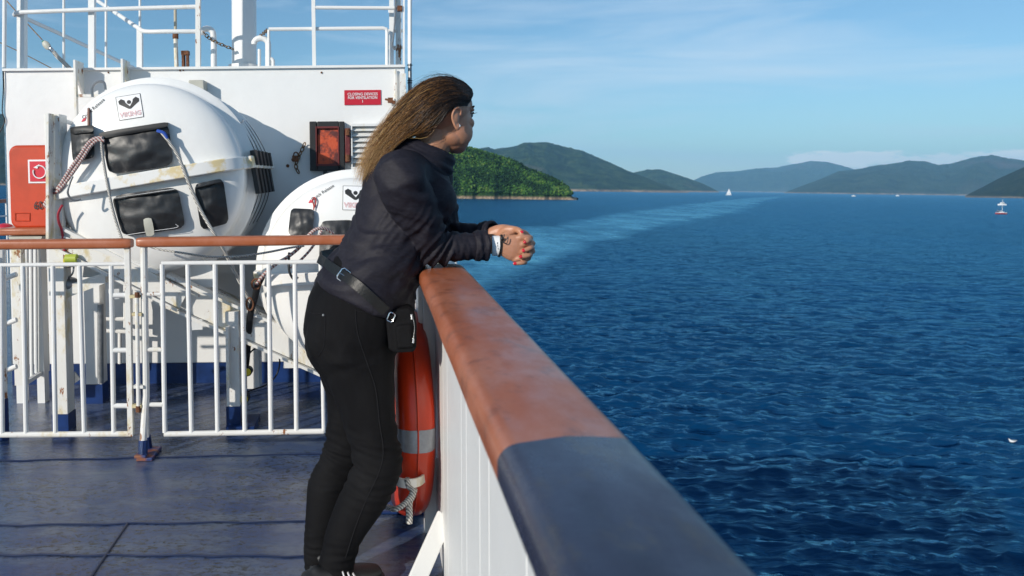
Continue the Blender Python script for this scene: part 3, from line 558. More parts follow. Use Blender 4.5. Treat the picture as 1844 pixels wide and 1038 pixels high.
# ------------------------------------------------------------------ life raft canisters
CR = .46; CL = .74; DC = 3.80
def dome(r): return -.13*max(0.0, 1-(min(r, CR)/CR)**3.3)**(1/2.1)
def raft(label, cx, cy, roll):
    C0 = P(cx, cy, DC); root = empty('life_raft_canister', label, 'life raft', (C0.x, DC+CL/2, C0.z-CR), 'white life raft canisters on the launching ramp')
    RM = Matrix.Rotation(roll, 3, 'Y')
    def shell(sg):
        mb = MB(); prof = []
        for i in range(22):
            r = CR*math.sin(math.pi/2*i/21)**.8; prof.append((dome(r), r))
        ys = np.linspace(.0, CL, 90)
        for y in ys[1:]:
            g = 0
            for c in (.10, .23, .36, .49, .62): g += .046*math.exp(-((y-c)/.016)**2)
            prof.append((y, CR*(1-.03*(y/CL))+g))
        for i in range(12): r = CR*.97*math.cos(math.pi/2*(i+1)/12); prof.append((CL+.12*math.sin(math.pi/2*(i+1)/12), max(r, .001)))
        n = 40; vs = []; fs = []
        for y, r in prof:
            for j in range(n+1):
                a = math.pi*j/n; zz = r*math.sin(a)*sg; ribg = 1
                vs.append(C0+RM @ Vector((r*math.cos(a), 0, zz+.0))+Vector((0, y, 0)))
        m = len(prof)
        for i in range(m-1):
            for j in range(n): fs.append((i*(n+1)+j, i*(n+1)+j+1, (i+1)*(n+1)+j+1, (i+1)*(n+1)+j))
        mb.add(vs, fs); return mb.build('upper_shell' if sg > 0 else 'lower_shell', M['grp'], root, angle=60)
    shell(1); shell(-1)
    # flange where the halves meet
    mb = MB(); outl = []
    for i in range(40):
        t = -1+2*i/39; x = t*(CR+.040); y = -.045+dome(min(abs(x), CR))-.004; outl.append((x, min(y, 0)-.0 if abs(x) < CR else .01))
    outl += [(CR+.047, .04), (CR+.05, CL), (CR-.05, CL+.1), (-CR+.05, CL+.1), (-CR-.05, CL), (-CR-.047, .04)]
    top = [C0+RM @ Vector((x, 0, .030))+Vector((0, y, 0)) for x, y in outl]; mb.prism(top, RM @ Vector((0, 0, -.060))); mb.build('flange', mat('flange_paint', (.76,.755,.73), .4, col2=(.66,.54,.30), nscale=7, thr=(.50,.58)) , root, bev=.005)
    def S_(x, y, off=0.0):                            # surface point of the front dome under a pixel
        d = DC-.1
        for _ in range(6):
            p = P(x, y, d); r = math.hypot(p.x-C0.x, p.z-C0.z); d = DC+dome(r)-off
        return P(x, y, d)
    return root, S_, C0, RM
def patch(S_, root, name, quad, m, th=.02, n=22, puff=.012, inner=None):
    mb = MB(); A, B, C_, D = [Vector((x, y)) for x, y in quad]; vs = []; fs = []
    N_ = n+3
    def tt(i): return 0 if i <= 1 else (1 if i >= N_-2 else (i-1)/(n))
    for i in range(N_):
        for j in range(N_):
            u, v = tt(j), tt(i); ru = 2*u-1; rv = 2*v-1; kk = 1-.055*(abs(ru)**7)*(abs(rv)**7)*2; u_ = .5+.5*ru*kk; v_ = .5+.5*rv*kk; q = lerp(lerp(A, B, u_), lerp(D, C_, u_), v_); edge = i in (0, N_-1) or j in (0, N_-1)
            off = -.004 if edge else th+puff*math.sin(math.pi*u)*math.sin(math.pi*v)+.006*noise.noise(Vector((q.x*.035, q.y*.06, A.x)))+.0028*noise.noise(Vector((q.x*.12, q.y*.09, A.x)))
            vs.append(S_(q.x, q.y, off))
    for i in range(N_-1):
        for j in range(N_-1): fs.append((i*N_+j, i*N_+j+1, (i+1)*N_+j+1, (i+1)*N_+j))
    mb.add(vs, fs); return mb.build(name, m, root, angle=50)
def decal_mesh(S_, root, name, me, T, m, off):        # me: flat mesh (x, y) in pixel units after T; wrapped on the dome
    bm = bmesh.new(); bm.from_mesh(me); bmesh.ops.triangulate(bm, faces=bm.faces[:])
    for v in bm.verts:
        q = T @ Vector((v.co.x, v.co.y, 0)); v.co = S_(q.x, q.y, off)
    m2 = bpy.data.meshes.new(name); bm.to_mesh(m2); bm.free(); m2.materials.append(m); o = bpy.data.objects.new(name, m2); COL.objects.link(o)
    o.parent = root; o.matrix_parent_inverse = Matrix.Translation(-Vector(root.location)); return o
def poly_me(polys):
    me = bpy.data.meshes.new('p'); v = []; f = []
    for p in polys: f.append(tuple(range(len(v), len(v)+len(p)))); v += [(x, y, 0) for x, y in p]
    me.from_pydata(v, [], f); return me
def grid_me(x0, y0, x1, y1, n=8):
    me = bpy.data.meshes.new('g'); v = [(lerp(x0, x1, j/n), lerp(y0, y1, i/n), 0) for i in range(n+1) for j in range(n+1)]
    me.from_pydata(v, [], [(i*(n+1)+j, i*(n+1)+j+1, (i+1)*(n+1)+j+1, (i+1)*(n+1)+j) for i in range(n) for j in range(n)]); return me
def logo(S_, root, cx, cy, w, h, ang, out=None):
    T = Matrix.Translation((cx, cy, 0)) @ Matrix.Rotation(R_(ang), 4, 'Z') @ Matrix.Diagonal((w/2, h/2, 1, 1))
    decal_mesh(S_, root, 'label_border', grid_me(-1, -1, 1, 1), T, M['blackmark'], .0025)
    decal_mesh(S_, root, 'label_plate', grid_me(-.96, -.965, .96, .965), T, M['whitemark'], .0038)
    emb = [(-.62,-.80),(-.84,-.60),(-.80,-.36),(-.05,.12),(.10,.12),(.80,-.42),(.78,-.66),(.62,-.84),(.60,-.70),(.28,-.68),(.30,-.45),(.10,-.10),(-.02,-.08),(-.30,-.48),(-.36,-.66),(-.52,-.62)]
    # split emblem into convex wings for clean wrapping
    wings = [[(-.84,-.60),(-.60,-.76),(-.34,-.62),(-.28,-.40),(.03,-.06),(.03,.16),(-.10,.14),(-.80,-.34)], [(.84,-.60),(.60,-.78),(.34,-.62),(.28,-.40),(.03,-.06),(.03,.16),(.12,.13),(.82,-.36)]]
    wings += [[(.0+.17*math.cos(a), -.42+.165*math.sin(a)) for a in [j*math.pi/7 for j in range(14)]]]
    decal_mesh(S_, root, 'emblem', poly_me(wings), T, M['blackmark'], .0050)
    me = text_mesh('VIKING', 1.0, bold=.028); xs = [v.co.x for v in me.vertices]; ys = [v.co.y for v in me.vertices]
    me.transform(Matrix.Diagonal((1.74/(max(xs)-min(xs)), -.40/(max(ys)-min(ys)), 1, 1))); me.transform(Matrix.Translation((-.0, .60, 0)))
    me2 = text_mesh('VIKING', 1.0, bold=-.012); me2.transform(Matrix.Diagonal((1.74/(max(xs)-min(xs)), -.40/(max(ys)-min(ys)), 1, 1))); me2.transform(Matrix.Translation((0, .60, 0)))
    decal_mesh(S_, root, 'lettering', me, T, M['redmark'], .0050); decal_mesh(S_, root, 'lettering', me2, T, M['whitemark'], .0060)
def small_text(S_, root, s, cx, cy, size, ang, m):
    me = text_mesh(s, 1.0); T = Matrix.Translation((cx, cy, 0)) @ Matrix.Rotation(R_(ang), 4, 'Z') @ Matrix.Diagonal((size, -size, 1, 1)); decal_mesh(S_, root, 'lettering', me, T, m, .003)
def stroke(S_, root, name, pts, r, m, off, n=6, dn=5):
    q = MB(); q.tube([S_(p.x, p.y, off) for p in bez([Vector((x, y, 0)) for x, y in pts], n)], r, dn); return q.build(name, m, root)
r1, S1, C1, RM1 = raft('upper left raft canister, large white drum with four black pockets', 272, 322, R_(-9))
# the canister mesh surface is covered in details at their own places
pk = [patch(S1, r1, 'pocket', [(126,230),(168,226),(171,284),(131,293)], M['black'], .03), patch(S1, r1, 'pocket', [(181,243),(303,221),(313,298),(196,315)], M['black'], .034, puff=.02),
      patch(S1, r1, 'pocket', [(200,353),(320,336),(335,411),(221,427)], M['black'], .03, puff=.015), patch(S1, r1, 'pocket', [(349,332),(402,321),(413,402),(362,415)], M['black'], .028)]
for q, quad in zip(pk, ([(126,229),(168,225),(168,238),(127,242)], [(177,239),(303,219),(303,229),(180,251)], [(205,357),(316,341),(316,344),(205,360)], [(352,336),(400,326),(400,329),(352,340)])):
    patch(S1, q, 'flap', quad, M['rubber'] if quad[0][0] < 190 else M['grey'] if 0 else M['black'], .05, 5, .004)
stroke(S1, pk[2], 'stitching', [(207,357),(260,349),(314,341)], .0012, M['whitemark'], .043); stroke(S1, pk[2], 'stitching', [(225,424),(270,417),(318,410),(316,404)], .0012, M['whitemark'], .046)
patch(S1, pk[2], 'tape', [(257,394),(273,392),(279,424),(263,427)], M['beige'], .052, 3, .002)
logo(S1, r1, 233.5, 193, 45, 43, -9)
small_text(S1, r1, 'Quick Release', 168, 196, 9.0, -42, M['blackmark'])
decal_mesh(S1, r1, 'arrow', poly_me([[(146,220),(150,213),(152,218)],[(150,216),(155,211),(153,218)]]), Matrix.Identity(4), M['redmark'], .004)
stroke(S1, r1, 'strap', [(160,228),(160,210),(160,196)], .007, mat('brown_strap', (.22,.12,.09), .8), .012)
# grey strap loop on top
q = MB(); q.tube(bez([P(167,175,3.9), P(166,158,3.9), P(176,148,3.9), P(187,149,3.9), P(190,162,3.9)], 5), .007, 6); q.build('strap_loop', M['grey'], r1)
# ribs' binding wires and buckles on the right side
for k, yy in enumerate((.14, .27, .40, .53)):
    q = MB(); pts = []
    for i in range(14):
        a = R_(48-i*8.0); rr_ = CR+.028+.016*math.exp(-((i-7)/2.2)**2); pts.append(C1+RM1 @ Vector((rr_*math.cos(a), 0, rr_*math.sin(a)))+Vector((0, yy+.065+(.012 if i % 2 else -.012)*(1 if 4 < i < 10 else 0), 0)))
    q.tube(bez(pts[2:12], 2), .0022, 5); q.build('binding_wire', M['rubber'], r1)
for k, yy in enumerate((.08, .21, .33, .46, .58)):
    q = MB(); c = C1+RM1 @ Vector((CR+.045, 0, .02))+Vector((0, yy, 0)); q.box(c, (.03, .05, .075), RM1); q.box(c+RM1 @ Vector((-.012,0,-.11)), (.022, .06, .14), RM1); q.build('binding_pad', M['rubber'], r1, smooth=False)
q = MB(); p = [P(394,194,4.02), P(404,200,4.02), P(420,213,4.02)]; q.loft(p, .012, .006, n=8); q.build('buckle', M['grey'], r1)
q = MB(); q.tube(bez([P(420,213,4.02), P(425,221,4.02), P(434,221,4.02), P(438,217,4.02)], 4), .004, 6); q.build('wire_end', M['steel'], r1)
# second canister
r2, S2, C2, RM2 = raft('lower right raft canister, partly hidden behind the leaning woman', 640, 490, R_(-3))
pk2 = [patch(S2, r2, 'pocket', [(524,375),(566,377),(563,424),(518,424)], M['black'], .03), patch(S2, r2, 'pocket', [(576,398),(640,396),(640,520),(574,500)], M['black'], .034, puff=.02)]
logo(S2, r2, 640, 357, 46, 44, 1)
small_text(S2, r2, 'Quick Release', 581, 347, 8.2, -33, M['blackmark'])
decal_mesh(S2, r2, 'arrow', poly_me([[(555,366),(559,359),(561,365)],[(558,363),(563,359),(561,366)]]), Matrix.Identity(4), M['redmark'], .004)
stroke(S2, r2, 'strap', [(565,378),(565,370),(563,362),(566,356),(569,362),(566,374)], .0035, mat('red_strap', (.35,.03,.03), .7), .014)
# ------------------------------------------------------------------ ropes on and round the rafts
def rope(label, pts, r, m='rope', n=6, seg=8):
    q = MB(); q.tube(bez(pts, n), r, seg, cap='flat'); o = q.build('rope', M[m], angle=60); return tag(o, label, 'rope')
rope('striped white rope slanting from the blue knot down across the upper canister', [S1(290,237,.06), S1(306,258,.055), S1(322,284,.052), S1(340,330,.052), S1(362,380,.052), P(385,420,3.62), P(405,455,3.66), P(430,505,3.72), P(452,545,3.76), P(480,583,3.82), P(520,617,3.9), P(560,650,4.0), P(575,664,4.05), P(590,690,4.1)], .0085)
q = MB(); q.tube(bez([S1(283,236,.058), S1(290,238,.062), S1(296,241,.062), S1(301,250,.058)], 4), .008, 6); tag(q.build('rope', mat('blue_rope', (.02,.08,.4), .6)), 'short bright blue knotted rope on the top corner of the largest pocket', 'rope')
rope('pinkish rope looping left from the large pocket down past the canister flange', [S1(185,249,.058), S1(172,250,.058), S1(160,258,.058), S1(145,280,.058), S1(125,308,.058), S1(108,335,.058), S1(92,352,.058), S1(82,366,.058), S1(84,373,.058), S1(98,374,.058)], .0095, 'pinkrope')
rope('second strand of pinkish rope just above the looping one', [S1(188,254,.058), S1(176,253,.058), S1(163,264,.058), S1(150,284,.058), S1(128,316,.058), S1(104,345,.058), S1(91,346,.058), S1(95,338,.058)], .0075, 'pinkrope')
rope('thin pale rope hanging straight down between the left pockets', [S1(185,246,.052), S1(183,262,.052), S1(187,295,.052), S1(194,335,.052), S1(203,378,.052), S1(213,412,.052), P(220,432,3.6)], .0065)
rope('thin white cord sagging below the rail from canister to canister', [P(262,441,3.6), P(285,449,3.55), P(330,456,3.52), P(380,463,3.52), P(430,462,3.52), P(480,455,3.5), P(520,447,3.5), P(548,443,3.5)], .005)
rope('pinkish rope crossing the lower canister beneath the rail', [P(600,420,3.55), P(585,412,3.52), P(570,413,3.5), P(556,424,3.5), P(540,445,3.52), P(520,462,3.56), P(500,474,3.6), P(478,492,3.62), P(462,512,3.65)], .008, 'pinkrope')
rope('taut pale rope dropping steeply across the lower canister', [P(580,415,3.5), P(562,446,3.5), P(540,470,3.55), P(524,482,3.6)], .006, 'pinkrope')
q = MB(); q.tube(bez([P(521,455,3.56), P(520,475,3.55), P(522,492,3.55), P(530,504,3.56), P(536,500,3.58)], 5), .006, 8); tag(q.build('strap', M['black']), 'black strap loop hanging below the left pocket of the lower canister', 'strap')
q = MB(); q.loft(bez([P(472,498,3.66), P(464,515,3.66), P(458,540,3.7), P(452,560,3.74), P(449,585,3.78), P(445,640,3.84), P(441,672,3.86)], 4), .016, .006, n=8); tag(q.build('strap', M['rubber']), 'dark lashing strap running down beside the right ramp leg', 'strap')
q = MB(); q.tube([P(461,512,3.64)+Vector((.02*math.cos(x), 0, .024*math.sin(x))) for x in [j*math.pi/6 for j in range(12)]], .005, 6, closed=True); tag(q.build('shackle', M['rust']), 'rusty ring shackle at the top of the dark lashing strap', 'shackle')
q = MB(); q.tube([P(450,548,3.7)+Vector((.017*math.cos(x), 0, .03*math.sin(x))) for x in [j*math.pi/6 for j in range(12)]], .005, 6, closed=True); tag(q.build('shackle', M['rust']), 'rusty ring shackle halfway down the dark lashing strap', 'shackle')
rope('thin black cable curling in a loop near the foot of the right ramp leg', [P(443,650,3.8), P(447,640,3.8), P(458,629,3.8), P(475,625,3.8), P(490,628,3.82), P(502,642,3.85), P(503,660,3.86), P(495,680,3.86), P(478,694,3.88), P(455,702,3.9), P(445,706,3.9)], .004, 'rubber')
rope('thin black cable sagging from the hydrostatic unit under the upper canister', [P(140,512,3.8), P(155,516,3.8), P(172,508,3.8), P(185,497,3.8), P(193,484,3.8)], .0035, 'rubber')
# release units (round yellow and black) 
def unit(lab, x, y, d, s=1):
    r = empty('release_unit', lab, 'release unit', tuple(P(x, y, d)))
    b = MB(); c = P(x, y, d); b.cyl(c+Vector((0,.02*s,0)), c+Vector((0,-.03*s,0)), .028*s, n=18); b.build('body', M['rubber'], r)
    b = MB(); b.cyl(c+Vector((0,-.03*s,0)), c+Vector((0,-.036*s,0)), .022*s, n=18); b.build('dial', mat('yellow_plastic', (.65,.50,.02), .4), r); return r
unit('yellow faced release unit near the foot of the right ramp leg', 441, 716, 3.8, .9)
unit('black release unit on the side of the right ramp leg', 447, 668, 3.82, .8)
r = unit('green and black hydrostatic unit left under the upper canister', 128, 470, 3.75, 1.1)
b = MB(); c = P(128, 466, 3.7); b.cyl(c+Vector((-.025,0,.0)), c+Vector((.028,0,0)), .022, n=14); b.build('bottle', mat('lime_plastic', (.40,.48,.06), .4), r)
b = MB(); c = P(126, 512, 3.78); b.ell(c, (.045,.05,.035)); b.tube(bez([P(118,480,3.74), P(115,492,3.74), P(112,506,3.76), P(120,518,3.76)], 4), .006, 6); b.tube(bez([P(133,478,3.74), P(131,492,3.74), P(124,500,3.76)], 4), .005, 6); b.build('coupling', M['grey'], r)
b = MB(); b.tube(bez([P(112,370,3.62), P(105,385,3.64), P(106,400,3.66), P(112,420,3.7), P(118,470,3.72)], 5), .006, 6); tag(b.build('rope', mat('red_rope', (.4,.03,.05), .7)), 'thin red cord hanging from the left end of the upper flange', 'rope')
rope('grey cord with a hook hanging from the left pocket to the flange', [P(131,318,3.55), P(126,330,3.55), P(122,346,3.55), P(126,356,3.56), P(134,361,3.57), P(146,359,3.58)], .005, 'grey')
# ------------------------------------------------------------------ raft launching ramp
rmp = empty('raft_ramp', 'white steel launching ramp with blue feet carrying both raft canisters', 'ramp', tuple(Z(P(300, 600, 4.0), 0)))
def rpost(name, x0, x1, ytop, ybase, yfoot, d, m='white', depth=.09, par=None):
    par = par or rmp
    a, c = P(x0, ytop, d), P(x1, ytop, d); zb = P(x0, ybase, d).z; b = MB(); b.bb(a.x, c.x, d, d+depth, zb, a.z); b.build(name, M[m], par, smooth=False, bev=.003)
    b = MB(); b.bb(a.x-.003, c.x+.003, d-.003, d+depth+.003, 0, zb); b.build('blue_foot', M['blue'], par, smooth=False)
rpost('leg', 79, 107, 206, 747, 778, 3.71, 'white_rusty')
rpost('leg', 150, 179, 515, 693, 722, 4.18, 'white')
rpost('leg', 405, 429, 562, 733, 775, 3.74, 'white_rusty')
b = MB(); a = P(179, 545, 4.2); b.cyl(P(181,548,4.16), P(181,690,4.16), .016, n=10); b.build('drain_tube', M['grey'], rmp)
b = MB(); b.cyl(P(111,585,3.73), P(119,744,3.73), .012, n=10); b.build('drain_tube', M['grey'], rmp)
b = MB(); b.bb(P(406,600,3.7).x, P(411,600,3.7).x, 3.70, 3.735, P(0,705,3.7).z, P(0,594,3.7).z); b.build('clip_plate', M['white_rusty'], rmp, smooth=False)
b = MB(); b.bb(P(405,0,3.72).x-.03, P(430,0,3.72).x+.04, 3.70, 3.9, 0, .02); b.build('foot_plate', M['blue'], rmp, smooth=False)
b = MB(); b.bb(P(433,0,3.95).x, P(455,0,3.95).x, 3.95, 4.05, P(0,705,3.95).z, P(0,585,3.95).z); b.build('leg', M['white'], rmp, smooth=False)
# rail beams under the rafts, front and back, sloping down to the right
def ibeam(p0, p1, w, h, name='rail_beam'):
    q = MB(); p0, p1 = Vector(p0), Vector(p1); t = (p1-p0).normalized(); u = Vector((0,0,1)); nrm = t.cross(Vector((0,1,0))).normalized(); 
    if nrm.z < 0: nrm = -nrm
    q.beam(p0, p1, w*.2, h-.02, nrm); q.beam(p0+nrm*h/2, p1+nrm*h/2, w, .014, nrm); q.beam(p0-nrm*h/2, p1-nrm*h/2, w, .014, nrm); q.build(name, M['white_rusty'], rmp, smooth=False)
ibeam(P(100,425,3.72), P(330,542,3.74), .05, .10); ibeam(P(292,518,3.78), P(600,655,3.82), .08, .14)
ibeam(P(150,440,4.34), P(620,640,4.40), .07, .11)
ibeam(P(300,500,4.05), P(430,575,4.05), .06, .14)
for x, y, h_ in ((205,530,.10),(355,585,.12)):
    b = MB(); b.beam(P(x, y, 3.75), P(x, y, 4.4), .05, .05); b.build('cross_beam', M['white'], rmp, smooth=False)
# saddle brackets that hold the canisters
for (C, RM, xs) in ((C1, RM1, (-.30, .22)), (C2, RM2, (-.3,))):
    for yy in (.06, .62):
        for x in xs:
            b = MB(); zc = -math.sqrt(CR*CR-x*x); p = C+Vector((x, yy, zc)); b.prism([p+Vector((-.07,0,-.14)), p+Vector((.07,0,-.14)), p+Vector((.06,0,.01-x*.25)), p+Vector((-.06,0,.01+x*.25))], (0,.02,0)); b.build('saddle', M['white'], rmp, smooth=False)
b = MB(); b.prism([P(104,520,3.74), P(190,490,3.74), P(190,510,3.74), P(104,543,3.74)], (0,.12,0)); b.build('shelf_plate', M['white_rusty'], rmp, smooth=False)
b = MB(); b.prism([P(92,206,3.70), P(97,206,3.70), P(97,430,3.70), P(92,430,3.70)], (0,-.06,0)); b.build('edge_plate', M['white_rusty'], rmp, smooth=False)
b = MB(); b.prism([P(97,208,3.74), P(128,219,3.9), P(128,226,3.9), P(97,217,3.74)], (0,.03,0)); b.prism([P(112,222,3.85), P(115,222,3.85), P(115,240,3.85), P(112,240,3.85)], (0,.03,0)); b.build('tie_plate', M['white'], rmp, smooth=False)
b = MB(); b.prism([P(100,423,3.7), P(122,428,3.7), P(290,490,3.72), P(282,494,3.72)], (0,.03,0)); b.build('guide_plate', M['white'], rmp, smooth=False)
b = MB(); b.beam(P(122,690,4.1), P(140,676,4.1), .01, .05); b.build('foot_stiffener', M['grey'], rmp, smooth=False)
# deckhouse pipes and frames seen through the gate
pf = empty('pipe_frame', 'low white pipe frame against the wall behind the gate gap', 'pipe frame', tuple(Z(P(215,650,4.45),0)))
for x0,y0,x1,y1 in ((186,575,232,575),(186,596,232,598),(226,500,226,590),(216,600,216,655)):
    b = MB(); b.cyl(P(x0,y0,4.45), P(x1,y1,4.45), .012, n=8); b.build('pipe', M['white'], pf)
# ------------------------------------------------------------------ gates and rails across the deck (at 3.37 m)
DG = 3.37
gl = empty('gate', 'white barred left gate under a terracotta handrail with a rounded end', 'gate', tuple(Z(P(120, 790, DG), 0)))
def bar(par, x0, y0, x1, y1, d=DG, r=.0105, m='white', name='bar', n=10):
    b = MB(); b.cyl(P(x0, y0, d), P(x1, y1, d), r, n=n); return b.build(name, M[m], par)
def handrail(par, x0, y0, x1, y1, d, hh=.022, ww=.032, r0=True, r1=True, m='terra'):
    a, c = P(x0, y0, d), P(x1, y1, d); t = (c-a).normalized(); pts = []; ra = []; rb = []
    L = (c-a).length; ss = [0, .006, .018, .04]+list(np.linspace(.08, L-.08, 14))+[L-.04, L-.018, L-.006, L]
    b = MB(); prof = []
    for k in range(24):
        an = 2*math.pi*k/24; e = 3.6; cx = abs(math.cos(an))**(2/e)*math.copysign(1, math.cos(an)); sx = abs(math.sin(an))**(2/e)*math.copysign(1, math.sin(an)); prof.append((cx*ww, sx*hh))
    vs = []; up = Vector((0,0,1)); side = Vector((0,1,0))
    for i, s_ in enumerate(ss):
        k = 1.0
        if r0 and s_ < .03: k = .80+.2*math.sqrt(s_/.03)
        if r1 and L-s_ < .03: k = .80+.2*math.sqrt((L-s_)/.03)
        for u, v in prof: vs.append(a+t*s_+side*(u*k)+up*(v*k))
    n = 24; m_ = len(ss); fs = [(i*n+j, i*n+(j+1) % n, (i+1)*n+(j+1) % n, (i+1)*n+j) for i in range(m_-1) for j in range(n)]+[tuple(range(n))[::-1], tuple((m_-1)*n+j for j in range(n))]
    b.add(vs, fs); return b.build('handrail', M[m], par, angle=50)
handrail(gl, -260, 443, 238, 438.5, DG, r0=False)
for x in (-180, -120, -60): bar(gl, x, 479, x+6, 783)
bar(gl, -220, 480, 232, 475.5, r=.009, name='top_bar'); bar(gl, -220, 785, 237, 781.5, r=.0125, m='white_rusty', name='bottom_bar')
for x0, x1 in ((2,4), (41,47), (95,100), (143,152), (200,205)): bar(gl, x0, 479, x1, 781)
b = MB(); b.beam(P(229.5, 447, DG), P(236, 785, DG), .024, .024, Vector((0,1,0))); b.build('end_post', M['white_rusty'], gl, smooth=False, bev=.002)
for y in (532, 631, 731): bar(gl, 205, y, 232, y, r=.011, name='connector')
# latch rod between the gates
lt = empty('gate_latch', 'rusty upright bolt rod with four lugs between the two gates', 'latch', tuple(P(247, 739, DG-.01)))
b = MB(); b.cyl(P(246.5, 535, DG-.02), P(249.5, 738, DG-.02), .009, n=10); b.build('rod', M['white_rusty'], lt)
for x, y in ((243,534),(247,566),(250,696),(247,731)):
    b = MB(); b.beam(P(x-8, y, DG-.012), P(x+9, y, DG-.012), .026, .013); b.build('lug', M['white_rusty'] if y in (696,) else mat('rust_yellowed_paint', (.60,.52,.30), .6, col2=(.3,.12,.04), nscale=40, thr=(.5,.65)), lt, smooth=False)
b = MB(); b.cyl(P(249.5,731,DG-.02), P(249.5,742,DG-.02), .012, n=8); b.build('bolt_end', M['rust'], lt)
b = MB(); b.cyl(P(247,527,DG-.02), P(247,536,DG-.02), .011, n=8); b.build('bolt_end', M['rust'], lt)
gr = empty('gate', 'white barred right gate hung on a splayed post under the terracotta rail', 'gate', tuple(Z(P(430, 790, DG), 0)))
handrail(gr, 248, 436.5, 745, 430.5, DG, r1=False)
bar(gr, 291, 474.5, 672, 471, r=.0095, name='top_bar'); bar(gr, 296, 782, 583, 777, r=.012, m='white_rusty', name='bottom_bar')
for x0, x1 in ((292,297),(338,345),(387,392),(436,441),(484,488),(531,534),(579,583)): bar(gr, x0, 476 if x0 < 570 else 560, x1, 779, r=.0105 if x0 < 570 else .009)
bar(gr, 577, 474, 578, 500, r=.009)
for y in (530, 630, 729): bar(gr, 264, y, 293, y, r=.010, m='white_rusty', name='connector')
b = MB(); b.tube([P(259, 445, DG), P(262, 640, DG), P(263, 712, DG), P(258, 795, DG-.03)], .0155, 10); b.build('post', M['white_rusty'], gr)
b = MB(); b.tube([P(263, 700, DG), P(265, 790, DG+.05)], .010, 10); b.build('brace', M['white'], gr)
b = MB(); p = P(258, 793, DG-.03); q = P(265, 786, DG+.05); b.cyl(p, Vector((p.x, p.y-.01, .012)), .020, n=8); b.build('blue_foot', M['blue'], gr); b = MB(); b.cyl(q, Vector((q.x, q.y+.02, .012)), .017, n=8); b.build('blue_foot', M['blue'], gr)
b = MB(); b.box((p.x+.012, DG+.01, .008), (.07, .15, .014)); b.box((p.x-.005, DG-.05, .02), (.05, .035, .014)); b.build('base_plate', mat('blue_rusting_plate', (.012,.04,.15), .5, col2=(.25,.09,.04), nscale=22, thr=(.45,.6)), gr, smooth=False, bev=.003)
# ------------------------------------------------------------------ left side: locker, side rail, inner fence
lk = empty('liferaft_locker', 'orange rounded plastic locker at the left edge with a red throw ring label', 'locker', tuple(P(60, 411, 4.2)))
a = P(14, 262, 4.2); c = P(110, 411, 4.2); w_ = c.x-a.x; h_ = a.z-c.z; rr_ = .045; pts = []
for cx_, cz_, a0 in ((a.x+rr_, a.z-rr_, 90), (a.x+rr_, c.z+rr_, 180), (c.x-rr_, c.z+rr_, 270), (c.x-rr_, a.z-rr_, 0)):
    for k in range(7): an = R_(a0+90*k/6); pts.append(Vector((cx_+rr_*math.cos(an), 4.2, cz_+rr_*math.sin(an))))
b = MB(); b.prism(pts, (0,.26,0)); b.build('body', M['orange'], lk, bev=.014, angle=50)
b = MB(); rect(b, 50, 288, 90, 330, 4.196, .003); b.build('label_border', M['whitemark'], lk, smooth=False)
b = MB(); rect(b, 53, 291, 88, 327, 4.193, .003); b.build('label_plate', mat('label_red', (.6,.02,.04), .4), lk, smooth=False)
b = MB(); cc = P(71, 310, 4.188); b.tube([cc+Vector((.034*math.cos(R_(x)), 0, .034*math.sin(R_(x)))) for x in range(-200, 130, 15)], .0035, 6); b.prism([P(60,302,4.188), P(71,296,4.188), P(67,304,4.188)], (0,.002,0)); b.build('throw_symbol', M['whitemark'], lk)
flat_text('60', P(69, 371, 4.194), .062, M['blackmark'], lk, 'lettering', .0005, width=.048)
b = MB()
for x0,y0,x1,y1 in ((27,384,53,384),(27,398,53,398),(27,384,27,398),(53,384,53,398)): b.cyl(P(x0,y0,4.196), P(x1,y1,4.196), .0018, n=6)
b.build('moulding', M['orange'], lk)
sh = empty('locker_shelf', 'terracotta edged shelf on pale supports beneath the orange locker', 'shelf', tuple(P(40, 445, 4.2)))
b = MB(); a = P(-10, 412, 4.12); c = P(112, 424, 4.12); b.bb(a.x, c.x, 4.12, 4.5, c.z, a.z); b.build('board', M['terra'], sh, bev=.01)
b = MB(); b.prism([P(14,426,4.14), P(76,426,4.14), P(70,440,4.14), P(24,440,4.14)], (0,.3,0)); b.build('support', M['beige'], sh, smooth=False)
for x in (28, 66):
    a = P(x, 438, 4.2); b = MB(); b.bb(a.x-.02, a.x+.02, 4.2, 4.26, 0, a.z); b.build('leg', M['white'], sh, smooth=False)
rb_ = MB(); rb_.ell(P(9, 412, 4.3), (.05,.05,.03)); tag(rb_.build('buoy', mat('crimson_plastic', (.5,.02,.05), .4)), 'crimson rounded float beside the orange locker', 'float')
# inner fence receding along the left
lf = empty('side_fence', 'white inner fence of narrow bars receding at far left behind the gate', 'fence', tuple(Z(P(40, 690, 3.9), 0)))
b = MB(); a = P(19, 448, 3.9); c = P(37, 448, 3.9); b.bb(a.x, c.x, 3.9, 3.95, P(0,695,3.9).z, a.z); b.build('post', M['white_rusty'], lf, smooth=False)
for i, (x, d) in enumerate(((41,3.95),(48,4.02),(56,4.1),(64,4.18))): bar(lf, x, 448, x+1.5, 690-i*6, d=d, r=.010)
a = P(62, 448, 4.25); b = MB(); b.bb(a.x, P(78,448,4.25).x, 4.25, 4.29, P(0,672,4.25).z, a.z); b.build('end_plate', M['white_rusty'], lf, smooth=False)
b = MB(); b.beam(P(46, 690, 3.93), P(80, 668, 4.28), .02, .02); b.build('bottom_bar', M['white'], lf, smooth=False)
for y in (496, 578, 662): bar(lf, 4, y+8, 30, y-2, d=3.7, r=.012, name='connector')
b = MB(); b.cyl(P(3, 450, 3.6), Z(P(6, 720, 3.6), .2), .018, n=10); b.build('post', M['white_rusty'], lf)
